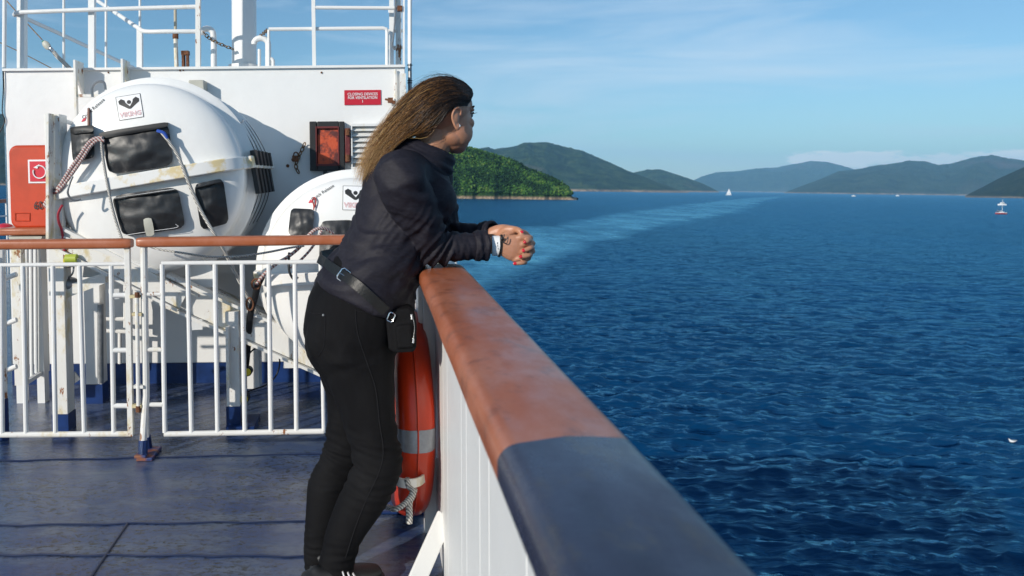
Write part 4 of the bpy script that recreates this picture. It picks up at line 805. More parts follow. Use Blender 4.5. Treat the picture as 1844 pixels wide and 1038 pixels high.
b = MB(); a = P(6, 715, 3.6); b.cyl(Vector((a.x, a.y, 0)), Vector((a.x, a.y, .2)), .021, n=10); b.build('blue_foot', M['blue'], lf)
# outer rail on the other side of the ship
orl = empty('outer_railing', 'distant terracotta topped railing along the far left side of the deck', 'railing', (-4.9, 7, 0))
b = MB(); b.beam((-5.2, 4.5, .93), (-5.2, 15, .93), .07, .05); b.build('handrail', M['terra'], orl, smooth=False)
for k in range(12):
    b = MB(); b.cyl((-5.2, 4.6+k*.9, 0), (-5.2, 4.6+k*.9, .91), .02, n=8); b.build('post', M['white'], orl)
for z in (.25, .5, .72):
    b = MB(); b.cyl((-5.2, 4.5, z), (-5.2, 15, z), .012, n=8); b.build('bar', M['white'], orl)
# ------------------------------------------------------------------ bulwark with its painted cap
bw = empty('bulwark', 'white panelled ship side with a wide terracotta cap, dark painted near the camera', 'bulwark', (.18, 1.0, 0))
YC0, YC1, YD = -1.2, 2.44, 0.0
pa, pb2 = PZ(1128, 785, .94), PZ(900, 868, .90); 
def cap(y0, y1, m, name, tilt0=0, tilt1=0):
    b = MB(); xi, xo, zb, zt = .122, .272, .895, .94; prof = []
    def cor(cx, cz, r, a0): return [(cx+r*math.cos(R_(a0+90*k/6)), cz+r*math.sin(R_(a0+90*k/6))) for k in range(7)]
    rr = .019; prof = cor(xo-rr, zt-rr, rr, 0)+[(lerp(xo-rr, xi+rr, t), zt+.0035*math.sin(math.pi*t)) for t in (.2,.35,.5,.65,.8)]+cor(xi+rr*1.2, zt-rr*1.2, rr*1.2, 90)+cor(xi+.008, zb+.008, .008, 180)+cor(xo-.008, zb+.008, .008, 270)
    n = len(prof); st = 26; vs = []
    for i in range(st+1):
        t = i/st; yy = lerp(y0, y1, t); k = 1
        for j, (x, z) in enumerate(prof):
            f = (x-xi)/(xo-xi); sk = lerp(tilt0, tilt1, t)*f+(.004*noise.noise(Vector((f*14, z*60, 3)))+.0025*noise.noise(Vector((f*45, 1, 3))) if (tilt0 and i == 0) or (tilt1 and i == st) else 0)
            vs.append((x+.0012*noise.noise(Vector((yy*3, j*.3, 0))), yy+sk, z+.0012*noise.noise(Vector((yy*4, j*.3, 5)))))
    fs = [(i*n+j, i*n+(j+1) % n, (i+1)*n+(j+1) % n, (i+1)*n+j) for i in range(st) for j in range(n)]+[tuple(range(n)), tuple(st*n+j for j in range(n))[::-1]]
    b.add(vs, fs); return b.build(name, M[m] if isinstance(m, str) else m, bw, angle=50)
def worn(name, base, c2, c3, rough):
    m, nt, b = newmat(name, rough); b.inputs['Coat Weight'].default_value = .15; b.inputs['Coat Roughness'].default_value = .3
    c = mixc(nt, ramp(nt, noiz(nt, 7, 6, .65, (1,.35,1)), [(.42, (0,0,0)), (.66, (1,1,1))]).outputs[0], base, c2)
    c = mixc(nt, ramp(nt, noiz(nt, 16, 8, .75, (1,.6,1)), [(.52, (0,0,0)), (.64, (.75,.75,.75))]).outputs[0], c, c3); nt.links.new(c, b.inputs['Base Color'])
    nt.links.new(ramp(nt, noiz(nt, 10, 6, .65, (1,.5,1)), [(.4, (rough*.7,)*3), (.65, (rough*1.45,)*3)]).outputs[0], b.inputs['Roughness']); bumpn(nt, b, noiz(nt, 12, 5, .6), .2, .006); bumpn(nt, b, noiz(nt, 150, 4, .6), .2, .001); return m
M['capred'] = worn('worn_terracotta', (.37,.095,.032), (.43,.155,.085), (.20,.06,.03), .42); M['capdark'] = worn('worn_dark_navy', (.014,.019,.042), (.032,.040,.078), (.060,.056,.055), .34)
ys_o, ys_i = pa.y, pb2.y; tl = ys_o-ys_i
print('cap joint', pa, pb2)
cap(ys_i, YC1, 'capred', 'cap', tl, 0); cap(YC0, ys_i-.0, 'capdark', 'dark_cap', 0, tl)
# panels with upright grooves
b = MB(); b.bb(.205, .228, YC0, 2.66, 0, .9); b.build('panel', M['white'], bw, smooth=False)
M['whiteboard'] = white_paint('white_ribbed_paint', (.80,.80,.78), .74, 4, .4, (1,1,.12))
y = 2.63; k = 0
while y > YC0:
    w = (.34, .13, .36, .10, .22, .12)[k % 6]; b = MB(); b.bb(.190, .206, y-w, y, .0, .897); b.build('rib_plank', M['whiteboard'], bw, smooth=False, bev=.0025); y -= w+.004; k += 1
    if k > 60: break
b = MB(); b.bb(.150, .204, 2.60, 2.655, 0, .897); b.build('stanchion', M['white'], bw, smooth=False, bev=.003)
a, c = P(728, 1042, 2.25), P(786, 945, 2.38); b = MB(); b.beam((-.0+PZ(735,1062,.03).x, PZ(735,1062,.03).y, .0), (.20, 2.36, .17), .055, .012, Vector((0,1,0))); b.build('brace', M['white'], bw, smooth=False, bev=.003)
# stanchion with cap end further on, carrying the cross rail
st = empty('stanchion', 'white upright at the end of the cross rail beyond the woman', 'stanchion', (.16, 3.3, 0))
b = MB(); b.bb(.125, .16, 3.30, 3.36, .12, .90); b.build('plate', M['white'], st, smooth=False); b = MB(); b.bb(.12, .165, 3.295, 3.365, 0, .12); b.build('blue_foot', M['blue'], st, smooth=False)
b = MB(); b.bb(.135,.155, 2.62, 3.3, .72, .86); b.build('tie_plate', M['white'], st, smooth=False)
# ------------------------------------------------------------------ lifebuoy
lb = empty('lifebuoy', 'orange lifebuoy with grey reflective bands hanging beside the white panels', 'lifebuoy', tuple(Z(P(742, 735, 2.78), .03)))
cb = P(731, 735, 2.74); RB = .285; ROT = Matrix.Rotation(R_(4), 3, 'Z')
def ringp(a, r=RB, off=0): return cb+ROT @ Vector((off, -r*math.cos(a), r*math.sin(a)))
def ringsec(a0, a1, ra, rb, n, name, m, closed=False):
    b = MB(); A = [lerp(a0, a1, i/n) for i in range(n+(0 if closed else 1))]; vs = []
    for a in A:
        c = ringp(a); rad = (ROT @ Vector((0, -math.cos(a), math.sin(a))))
        for j in range(20):
            q = 2*math.pi*j/20; e = 2.6; cx = abs(math.cos(q))**(2/e)*math.copysign(1, math.cos(q)); sx = abs(math.sin(q))**(2/e)*math.copysign(1, math.sin(q)); vs.append(c+rad*(ra*cx)+ROT @ Vector((rb*sx, 0, 0)))
    m_ = len(A); fs = [(i*20+j, i*20+(j+1) % 20, ((i+1) % m_)*20+(j+1) % 20, ((i+1) % m_)*20+j) for i in range(m_ if closed else m_-1) for j in range(20)]
    if not closed: fs += [tuple(range(20)), tuple((m_-1)*20+j for j in range(20))[::-1]]
    b.add(vs, fs); return b.build(name, m, lb, angle=60)
M['buoy'] = mat('buoy_orange', (.60,.045,.012), .3, noise_amt=.2, nscale=8, bump=.05, bscale=20)
ringsec(0, 2*math.pi, .075, .062, 64, 'ring', M['buoy'], True)
M['reflect'] = mat('reflective_tape', (.33,.35,.38), .35, .3, noise_amt=.2, nscale=50)
for a in (0, math.pi/2, math.pi, 3*math.pi/2): ringsec(a-.10, a+.10, .0765, .0635, 6, 'reflective_band', M['reflect'])
# seam ridge on the outside of the ring
b = MB(); b.tube([cb+ROT @ Vector((0, -(RB+.0765)*math.cos(a), (RB+.0765)*math.sin(a))) for a in [j*2*math.pi/64 for j in range(64)]], .003, 6, closed=True); b.build('mould_seam', M['buoy'], lb)
hk = empty('buoy_holder', 'white curved steel bracket holding the foot of the lifebuoy', 'bracket', tuple(P(745, 872, 2.6)))
b = MB(); pts = bez([P(694,846,2.50), P(706,860,2.40), P(720,869,2.345), P(738,871,2.335), P(756,867,2.37), P(768,856,2.45), P(774,845,2.56)], 5); vs = []
for i, p in enumerate(pts):
    t = (pts[min(i+1, len(pts)-1)]-pts[max(i-1, 0)]).normalized(); nn = t.cross(Vector((0,0,1))).normalized(); vs += [p+nn*.003+Vector((0,0,.014)), p-nn*.003+Vector((0,0,.014)), p-nn*.003-Vector((0,0,.014)), p+nn*.003-Vector((0,0,.014))]
m_ = len(pts); b.add(vs, [(i*4+j, i*4+(j+1) % 4, (i+1)*4+(j+1) % 4, (i+1)*4+j) for i in range(m_-1) for j in range(4)]+[(0,1,2,3), (m_*4-4, m_*4-1, m_*4-2, m_*4-3)]); b.build('hoop', M['white_rusty'], hk, angle=60)
b = MB(); b.bb(.16, .2, 2.55, 2.565, .24, .28); b.build('arm', M['white'], hk, smooth=False)
rope('twisted white rope tied round the foot of the lifebuoy with a frayed end', [P(733,862,2.330), P(736,876,2.330), P(743,884,2.320), P(741,892,2.320), P(731,905,2.310), P(718,915,2.310), P(708,917,2.330), P(700,914,2.390), P(686,912,2.490)], .0085)
rope('short frayed rope end dangling straight down under the lifebuoy', [P(746,880,2.340), P(742,893,2.340), P(737,905,2.340), P(737,925,2.340), P(737,942,2.340)], .011)
# base block under the buoy
bp_ = MB(); a = PZ(672, 928, 0); c = PZ(790, 918, 0); bp_.prism([Vector((a.x, a.y, 0)), Vector((c.x, a.y, 0)), Vector((c.x, a.y+.16, 0)), Vector((a.x+.05, a.y+.16, 0))], (0,0,.012)); bp_.prism([Vector((a.x+.1, a.y+.05, .012)), Vector((a.x+.17, a.y+.05, .012)), Vector((a.x+.17, a.y+.05, .17)), Vector((a.x+.15, a.y+.05, .17))], (0,.1,0))
tag(bp_.build('deck_bracket', M['blue'], smooth=False, bev=.004), 'blue painted steel bracket on the deck under the lifebuoy', 'bracket')
# ------------------------------------------------------------------ boats
def yacht(lab, x, y, s=1.0, hullm='red', sail=False, flip=1):
    p = PWZ(x, y); r = empty('sailing_boat', lab, 'boat', tuple(p)); WORLDSET.add(r)
    def hull():
        b = MB(); n = 12; vs = []
        for i in range(n+1):
            t = i/n; X_ = lerp(-5, 5.4, t)*s*flip; w = 1.6*s*math.sin(math.pi*min(1, .18+.82*t*1.0) if t < .2 else math.pi*(.3+.7*t))**.7 if t < 1 else .02
            zt = (1.15+.35*t*t)*s; w = max(w, .04)
            for (u, z) in ((-1, zt), (-.95, .5*s), (-.5, -.3*s), (0, -.5*s), (.5, -.3*s), (.95, .5*s), (1, zt)): vs.append(p+Vector((X_, u*w, z)))
        b.add(vs, [(i*7+j, i*7+j+1, (i+1)*7+j+1, (i+1)*7+j) for i in range(n) for j in range(6)]+[tuple(range(7)), tuple(n*7+j for j in range(7))]+[(i*7, i*7+6, (i+1)*7+6, (i+1)*7) for i in range(n)]); return b
    hull().build('hull', M['white'] if hullm == 'white' else mat('boat_red', (.35,.02,.03), .35), r, angle=50)
    b = MB(); b.box(p+Vector((0, 0, 1.3*s)), (9*s, 2.2*s, .5*s)); b.build('deck_stripe', M['whitemark'], r, smooth=False, bev=.1*s)
    b = MB(); b.box(p+Vector((.2*flip*s, 0, 1.85*s)), (4.2*s, 1.7*s, .7*s)); b.build('cabin', M['whitemark'], r, smooth=False, bev=.2*s)
    b = MB(); b.box(p+Vector((-3*flip*s, 0, 2.5*s)), (1.9*s, 1.8*s, .9*s)); b.build('spray_hood', M['navy_edge'] if not sail else M['whitemark'], r, smooth=False, bev=.2*s)
    b = MB(); b.cyl(p+Vector((.8*flip*s, 0, 1.5*s)), p+Vector((.8*flip*s, 0, 13.5*s)), .13*s, .08*s, n=8); b.build('mast', M['white'], r)
    b = MB(); b.cyl(p+Vector((.8*flip*s, 0, 2.9*s)), p+Vector((-3.6*flip*s, 0, 3.0*s)), .16*s, n=8); b.build('boom', M['white'], r)
    b = MB(); 
    for e in (5.3, -4.9): b.cyl(p+Vector((e*flip*s, 0, 1.4*s)), p+Vector((.8*flip*s, 0, 13.3*s)), .03*s, n=5)
    b.build('rigging', M['steel'], r)
    if sail:
        b = MB(); b.prism([p+Vector((.6*flip*s, -.05, 3.1*s)), p+Vector((-3.5*flip*s, .5, 3.2*s)), p+Vector((.6*flip*s, -.05, 13*s))], (0,.05,0)); b.build('mainsail', M['whitemark'], r, smooth=False)
        b = MB(); b.prism([p+Vector((1*flip*s, -.05, 12*s)), p+Vector((5.1*flip*s, .0, 1.8*s)), p+Vector((1.2*flip*s, .6, 2.6*s))], (0,.05,0)); b.build('jib', M['whitemark'], r, smooth=False)
    return r
yacht('red hulled yacht with a bare mast, closest boat at far right', 1803, 386, .9)
yacht('tiny boat with white sails raised on the distant water beyond the wake', 1312, 352, 2.0, 'white', True)
def launch(lab, x, y, s, wake=True):
    p = PWZ(x, y); r = empty('motor_launch', lab, 'boat', tuple(p)); WORLDSET.add(r)
    b = MB(); o5 = [(-5,-1.6),(2.5,-1.6),(4.6,-.8),(5.4,0),(4.6,.8),(2.5,1.6),(-5,1.6)]; b.prism([p+Vector((-a*s, c*s, -.3)) for a, c in o5], (0,0,1.9*s)); b.build('hull', M['white'], r, bev=.1*s, smooth=False)
    b = MB(); b.prism([p+Vector((x_*s, -1.2*s, z_*s)) for x_, z_ in ((-2.2,1.6),(3,1.6),(2.4,3.9),(-1,3.9))], (0,2.4*s,0)); b.build('cabin', M['white'], r, smooth=False, bev=.1*s)
    b = MB(); b.prism([p+Vector((x_*s, -1.24*s, z_*s)) for x_, z_ in ((-1.5,2.4),(2.5,2.4),(2.3,3.3),(-1.1,3.3))], (0,2.48*s,0)); b.build('window', M['navy_edge'], r, smooth=False)
    b = MB(); b.cyl(p+Vector((1*s,0,3.8*s)), p+Vector((1.2*s,0,6.5*s)), .08*s, n=6); b.build('aerial', M['white'], r)
    return r
launch('white motor launch just behind the red yacht at right', 1804, 370, 1.15)
launch('tiny white boat far off, left of centre of the right hand shore', 1537, 354, 1.6); launch('tiny pale boat near the long right hand shore', 1616, 353.6, 1.8)
# gull afloat
p = PWZ(1823, 801); g = empty('gull', 'white gull floating on the waves near the right edge', 'bird', tuple(p+Vector((0,0,.1)))); WORLDSET.add(g)
b = MB(); c = p+Vector((0,0,.22)); b.loft([c+Vector((.26,0,.05)), c+Vector((.15,0,.02)), c, c+Vector((-.12,0,.01)), c+Vector((-.18,0,.06)), c+Vector((-.21,0,.13)), c+Vector((-.24,0,.15))], [.015,.05,.085,.075,.045,.04,.02], [.03,.07,.10,.09,.045,.04,.02]); b.build('body', M['whitemark'], g)
b = MB(); b.loft([c+Vector((.30,0,.07)), c+Vector((.12,0,.07)), c+Vector((-.05,0,.07))], [.008,.03,.02], [.02,.09,.07]); b.build('wing', M['grey'], g)
b = MB(); b.cyl(c+Vector((-.26,0,.15)), c+Vector((-.31,0,.14)), .012, .004, n=6); b.build('beak', M['rust'], g)
# ------------------------------------------------------------------ the woman leaning on the rail
def fuse(mb, name, voxel, iters, mats, par, disp=None, fac=.5):
    o = mb.build('tmp', [], None, smooth=False); r = o.modifiers.new('r', 'REMESH'); r.mode = 'VOXEL'; r.voxel_size = voxel
    s_ = o.modifiers.new('s', 'SMOOTH'); s_.factor = fac; s_.iterations = iters
    dg = bpy.context.evaluated_depsgraph_get(); dg.update(); me = bpy.data.meshes.new_from_object(o.evaluated_get(dg)); bpy.data.objects.remove(o)
    me.name = name
    if disp:
        n = len(me.vertices); co = np.empty(n*3); no = np.empty(n*3); me.vertices.foreach_get('co', co); me.vertices.foreach_get('normal', no); co = co.reshape(-1,3); no = no.reshape(-1,3)
        co = co+no*disp(co, no)[:, None]; me.vertices.foreach_set('co', co.ravel())
    me.materials.clear()
    for m in (mats if isinstance(mats, list) else [mats]): me.materials.append(m)
    me.shade_smooth(); me.update(); o = bpy.data.objects.new(name, me); COL.objects.link(o)
    if par: o.parent = par; o.matrix_parent_inverse = Matrix.Translation(-Vector(par.location))
    return o
wm = empty('person', 'woman with windblown hair in dark jacket and black jeans leaning her elbows on the rail', 'person', tuple(Z(P(610, 1040, 2.33), 0)))
def skin_mat():
    m, nt, b = newmat('skin', .45); b.inputs['Subsurface Weight'].default_value = .12; b.inputs['Subsurface Radius'].default_value = (.012,.005,.003); b.inputs['Subsurface Scale'].default_value = 1
    c = mixc(nt, ramp(nt, noiz(nt, 22, 4, .6), [(.4, (0,0,0)), (.65, (1,1,1))]).outputs[0], (.44,.215,.125), (.50,.235,.145)); nt.links.new(c, b.inputs['Base Color']); bumpn(nt, b, noiz(nt, 260, 3, .6), .15, .0012); return m
M['skin'] = skin_mat()
def jacket_mat():
    m, nt, b = newmat('dark_melange_fabric', .66); b.inputs['Specular IOR Level'].default_value = .26
    f = noiz(nt, 120, 5, .7, (.5,1,1.4)); c = mixc(nt, ramp(nt, f, [(.40, (0,0,0)), (.66, (1,1,1))]).outputs[0], (.0105,.0095,.0155), (.0185,.017,.025)); nt.links.new(c, b.inputs['Base Color']); bumpn(nt, b, noiz(nt, 400, 3, .6), .12, .001); return m
M['jacket'] = jacket_mat()
def jean_mat():
    m, nt, b = newmat('black_denim', .8); b.inputs['Specular IOR Level'].default_value = .12; f = noiz(nt, 9, 5, .6, (1,1,.5)); c = mixc(nt, ramp(nt, f, [(.4, (0,0,0)), (.7, (1,1,1))]).outputs[0], (.0045,.0045,.0055), (.0085,.0085,.0095)); nt.links.new(c, b.inputs['Base Color']); bumpn(nt, b, noiz(nt, 500, 3, .6), .3, .001); return m
M['jean'] = jean_mat()
Y = Vector((0, 1, 0))
DT = 2.42                                             # depth of the trunk's middle
def loftp(mb, rows, n=28, nb=5, cap='round', ref=Y):  # rows: (px, py, depth, half-thickness px, half-width m)
    pts = [P(x, y, d) for x, y, d, a, b in rows]; ra = [a*d/F for x, y, d, a, b in rows]; rb = [b for *_, b in rows]
    mb.loft(bez(pts, nb), seq(ra, nb), seq(rb, nb), ref, n, cap)
# ---- body (skin): head, neck, trunk core, arms, hands, legs as one surface
HC = P(801, 208, 2.44); YAW = R_(38); HR = (Matrix.Rotation(YAW, 3, 'Z') @ Matrix.Rotation(R_(6), 3, 'Y'))
def hp(x, y, z): return HC+HR @ Vector((x, y, z))     # head frame: x forward, y to her left, z up
body = MB()
def he(c, r, ry=0, rz=0): body.ell(hp(*c), r, HR @ Matrix.Rotation(R_(rz), 3, 'Z') @ Matrix.Rotation(R_(ry), 3, 'Y'), 28, 18)
he((-.012,0,.030), (.094,.076,.088)); he((.022,0,-.015), (.070,.064,.092)); he((.048,0,.038), (.044,.055,.045))
he((.040,0,-.068), (.052,.050,.036)); he((.062,0,-.092), (.026,.032,.022)); he((.052,0,-.082), (.040,.040,.032)); he((.040,0,-.078), (.052,.052,.034)); he((.012,0,-.072), (.055,.057,.030), 18)
for s_ in (-1, 1):
    he((.062,s_*.038,-.018), (.024,.022,.020)); he((.075,s_*.028,.026), (.014,.022,.008)); he((.066,s_*.030,.006), (.014,.014,.012)); he((.038,s_*.044,-.050), (.042,.020,.042))
body.loft([hp(.086,0,.018), hp(.098,0,-.004), hp(.108,0,-.022), hp(.100,0,-.034)], [.008,.010,.011,.007], [.007,.010,.014,.010], HR @ Y, 12)
he((.088,0,-.052), (.010,.020,.007)); he((.085,0,-.063), (.010,.018,.007)); he((.078,0,-.060), (.020,.034,.030))
# neck
loftp(body, [(748,305,2.46,30,.055),(768,276,2.45,32,.058),(783,252,2.45,34,.058),(792,222,2.45,38,.055)], n=24)
def ear(s_):
    c = lambda x, z: hp(-.020+x, s_*(.0765+.005*abs(z)/.03), -.020+z*1.03)
    body.tube(bez([c(.012,.010), c(.010,.026), c(-.002,.033), c(-.017,.024), c(-.020,.004), c(-.012,-.016), c(-.002,-.029), c(.006,-.027), c(.007,-.014)], 4), .0042, 7, cap='flat')
    body.ell(c(-.004,.002), (.014,.006,.025), HR); body.ell(c(.003,-.024), (.008,.005,.009), HR)
ear(-1); ear(1)
# trunk core and legs inside the clothes
loftp(body, [(655,585,2.38,60,.11),(665,520,2.40,60,.11),(690,450,2.41,60,.12),(720,380,2.42,60,.14),(740,330,2.44,50,.15),(742,295,2.45,28,.08)], n=20)
loftp(body, [(645,600,2.33,50,.08),(655,700,2.30,36,.058),(678,820,2.27,24,.04),(640,930,2.255,20,.034),(606,1030,2.25,16,.027)], n=16)
loftp(body, [(640,600,2.46,50,.08),(637,700,2.46,30,.052),(622,800,2.44,20,.038),(592,890,2.42,20,.034),(574,1005,2.39,14,.025)], n=16)
# arms: shoulder, elbow, wrist
SR, ER, WR = P(720,322,2.255), P(777,449,2.345), P(878,442,2.36)
SL, EL, WL = P(772,312,2.60), P(800,432,2.56), P(892,424,2.43)
body.loft([SR, lerp(SR,ER,.5), ER, lerp(ER,WR,.4), WR], [.045,.042,.036,.036,.024], None, Y, 14); body.loft([SL, lerp(SL,EL,.5), EL, lerp(EL,WL,.4), WL], [.045,.042,.036,.036,.024], None, Y, 14)
# right hand, back towards the camera
D0 = 2.36
def hnd(rows, ref=Y, n=14): 
    pts = [P(x, y, d) for x, y, d, a, b in rows]; body.loft(bez(pts, 3), seq([a for *_, a, b in rows], 3), seq([b for *_, b in rows], 3), ref, n)
hnd([(872,443,2.36,.026,.022),(893,442,2.358,.027,.020),(908,443,2.352,.034,.019),(922,446,2.35,.041,.018),(934,448,2.352,.040,.016)])
fing = []
for i, (x0, y0, x1, y1) in enumerate(((937,428,953,428),(941,440,957,438),(941,453,957,452),(935,466,950,465))):
    r_ = (.0086,.0088,.0084,.0074)[i]
    body.loft(bez([P(x0-10, y0+2, 2.352), P(x0, y0, 2.342), P(x1, y1, 2.352), P(x1+2, y1+1, 2.375), P(x1-6, y1+3, 2.405), P(x1-18, y1+5, 2.41)], 3), seq([r_*1.05, r_*1.1, r_, r_*.95, r_*.9, r_*.8], 3), None, Y, 10)
# left hand behind it, its fingertips curling over the right hand
hnd([(885,424,2.42,.024,.020),(900,420,2.41,.027,.020),(914,424,2.40,.034,.018),(930,436,2.395,.040,.017),(940,444,2.39,.038,.015)])
nails = []
for i, (kx, ky, tx, ty) in enumerate(((952,433,945.5,437),(956,446,943.5,452),(953,459,938.5,463),(944,472,928.5,475))):
    r_ = (.0084,.0086,.0083,.0074)[i]; tip = P(tx-1.5, ty, 2.322 if i < 3 else 2.326)
    body.loft(bez([P(kx-8, ky-3, 2.395), P(kx, ky-1, 2.375), P(kx+1.5, ky+.5, 2.348), P(kx-2, ky+1.5, 2.328), tip], 3), seq([r_*1.1, r_*1.1, r_*1.02, r_*.95, r_*.82], 3), None, Y, 10)
    nails.append((tip, (tip-P(kx-2, ky+1.5, 2.328)).normalized(), r_*.8))
# thumbs crossed on top
tipR = P(939, 420, 2.345); body.loft(bez([P(900,424,2.40), P(912,414,2.385), P(927,413.5,2.37), P(935,416,2.352), tipR], 3), seq([.014,.0135,.0105,.0098,.0082], 3), None, Y, 10)
tipL = P(953, 427, 2.395); body.loft(bez([P(905,428,2.37), P(918,420,2.375), P(935,417.5,2.385), P(946,421,2.392), tipL], 3), seq([.013,.012,.010,.0095,.0075], 3), None, Y, 10)
nails += [(tipR, (tipR-P(935,416,2.352)).normalized(), .0082), (tipL, (tipL-P(946,421,2.392)).normalized(), .007)]
bd = fuse(body, 'body', .0026, 4, M['skin'], wm)
M['nail'] = mat('red_nail_varnish', (.60,.015,.03), .15, coat=.5)
for i, (p, t, r_) in enumerate(nails):
    b = MB(); out_ = Vector((-.15, -1, .25)) if i < 4 else Vector((.1, -.45, 1)); out_ = (out_-t*out_.dot(t)).normalized(); sd = t.cross(out_); rm = Matrix((t, sd, out_)).transposed()
    b.ell(p+out_*r_*.62-t*.001, (.0075, r_*.82, r_*.42), rm, 12, 8); b.build('fingernail', M['nail'], wm, angle=80)
# face details
b = MB(); 
for s_ in (-1, 1):
    b = MB(); b.ell(hp(.079, s_*.031, .010), .0100, None, 14, 8); b.build('eye', mat('eye_grey', (.22,.20,.19), .2), wm)
    b = MB(); b.tube(bez([hp(.078,s_*.046,.014), hp(.086,s_*.038,.019), hp(.091,s_*.026,.018)], 4), .0022, 6); b.build('eyelid_line', M['blackmark'], wm)
    b = MB()
    for k in range(7): a0 = hp(.080+.0015*k, s_*(.046-.003*k), .014); b.tube([a0, a0+HR @ Vector((.009, s_*.005, .004))], .0006, 4)
    b.build('eyelash', M['blackmark'], wm)
    b = MB(); b.loft(bez([hp(.072,s_*.050,.030), hp(.084,s_*.040,.038), hp(.092,s_*.020,.036)], 4), seq([.001,.003,.003], 4), seq([.002,.003,.003], 4), Y, 6); b.build('eyebrow', M['hair_dark'] if 'hair_dark' in M else mat('brow_brown', (.03,.018,.01), .7), wm)
b = MB(); b.ell(hp(.0935,0,-.0575), (.005,.017,.007), HR); b.build('lips', mat('lips', (.36,.10,.08), .4), wm)
for z, r_ in ((-.040,.0055),(.012,.003),(.018,.003)):
    b = MB(); c = hp(-.015 if z < 0 else -.037, -.0800, z); b.tube([c+HR @ Vector((r_*math.cos(a)*.5, -r_*math.cos(a)*.85, r_*math.sin(a))) for a in [j*math.pi/6 for j in range(12)]], .0011, 5, closed=True); b.build('earring', M['chrome'], wm)
# ---- jacket
jk = MB()
loftp(jk, [(652,548,2.385,90,.185),(663,520,2.39,89,.180),(681,484,2.395,76,.160),(701,440,2.41,71,.145),(718,395,2.425,76,.142),(733,350,2.44,82,.140),(748,315,2.445,70,.140),(756,293,2.445,50,.110),(762,281,2.45,44,.082)], n=40, cap='flat')
for s_, e_, w_, dd in ((SR, ER, WR, 1), (SL, EL, WL, -1)):
    a0 = lerp(s_, P(745,318,2.44), .55)
    jk.loft(bez([a0+Vector((0,0,.01)), s_+Vector((.0,0,.005)), lerp(s_,e_,.3)+Vector((.004,0,0)), lerp(s_,e_,.65)+Vector((.004,0,0)), e_+Vector((.002,0,.006)), lerp(e_,w_,.3)+Vector((0,0,.004)), lerp(e_,w_,.62), lerp(e_,w_,.85)], 4), seq([.07,.075,.068,.060,.054,.047,.041,.038], 4), seq([.075,.074,.066,.058,.052,.046,.040,.037], 4), Y, 24)
# elbow point
jk.ell(ER+Vector((-.012,0,-.010)), (.048,.046,.040)); jk.ell(EL+Vector((-.010,0,-.008)), (.046,.044,.038))
# shoulder blade and bust volume
jk.ell(P(697,352,2.40), (.08,.08,.13)); jk.ell(P(697,352,2.50), (.08,.09,.13)); jk.ell(P(780,362,2.36), (.065,.07,.075)); jk.ell(P(780,362,2.50), (.065,.07,.075)); jk.ell(P(728,408,2.43), (.12,.13,.10))
# stand collar, double fold
ctr = [(760,281,14,0),(764,272,12,0)]
def ring(cx, cy, d, rx, ry, tilt, th):
    c = P(cx, cy, d); L = []
    for j in range(28):
        a = 2*math.pi*j/28; v = Matrix.Rotation(R_(tilt), 3, 'Y') @ Vector((rx*math.cos(a), ry*math.sin(a), 0)); L.append(c+v)
    jk.tube(L, th, 10, closed=True)
def fold_j(co, no):
    out_ = np.zeros(len(co)); er = np.array(ER); el_ = np.array(EL); wr = np.array(WR)
    for i, c in enumerate(co):
        v = Vector(c); x, y, z = c
        # trunk folds: gather at the waist, running across and down
        wq = noise.noise(v*4)*1.1; q = Vector((x*2.2+z*2.0+wq, y*3.0, z*15+x*8.0+wq*1.6)); f = noise.noise(q)+.45*noise.noise(q*2.1+Vector((7,1,3))); f = 1-abs(f)*2.2
        t_ = max(0.0, 1-abs(z-.97)/.30)
        g = noise.noise(v*5)*.005+.013*f*(.30+.9*t_)
        # sleeves: rings near the elbow, cuff
        de = math.dist(c, er); dl = math.dist(c, el_)
        if min(de, dl) < .22:
            k = max(0, 1-min(de, dl)/.22); q2 = Vector(((x-er[0])*30-(z-er[2])*22, y*8, (x+z)*5)); g = lerp(g, .012*(1-abs(noise.noise(q2))*2.4), min(1, k*1.3))
        if x > er[0]+.06 and z < 1.1: g = .0045*(1-abs(noise.noise(Vector((x*55+z*12, y*10, z*14))))*2.2)
        out_[i] = g
    return out_
fuse(jk, 'jacket', .0052, 8, M['jacket'], wm, fold_j)
jkm = jk; jk = MB()
ring(752,293,2.445,.093,.106,27,.015); ring(759,285,2.445,.096,.098,25,.013); ring(764,277,2.445,.089,.088,25,.011); ring(768,271,2.445,.090,.082,24,.010); ring(771,265,2.445,.086,.078,23,.006)
fuse(jk, 'collar', .004, 3, M['jacket'], wm, lambda co, no: np.array([.004*noise.noise(Vector(c)*16) for c in co]))
# crumpled cuffs
for w_, e_ in ((WR, ER), (WL, EL)):
    b = MB(); t = (w_-e_).normalized(); c = lerp(e_, w_, .80)
    for k in range(4):
        cc = c+t*(.011*k-.004); rr_ = .040+.003*(k % 2); L = []
        u = t.orthogonal().normalized(); v = t.cross(u)
        for j in range(20):
            a = 2*math.pi*j/20; r2 = rr_*(1+.07*noise.noise(Vector((math.cos(a)*1.5, math.sin(a)*1.5, k*1.7)))); L.append(cc+u*(r2*math.cos(a))+v*(r2*math.sin(a))+t*(.006*noise.noise(Vector((math.cos(a)*2, math.sin(a)*2, k+5.0)))))
        b.tube(L, .0065, 8, closed=True)
    fuse(b, 'cuff', .003, 2, M['jacket'], wm)
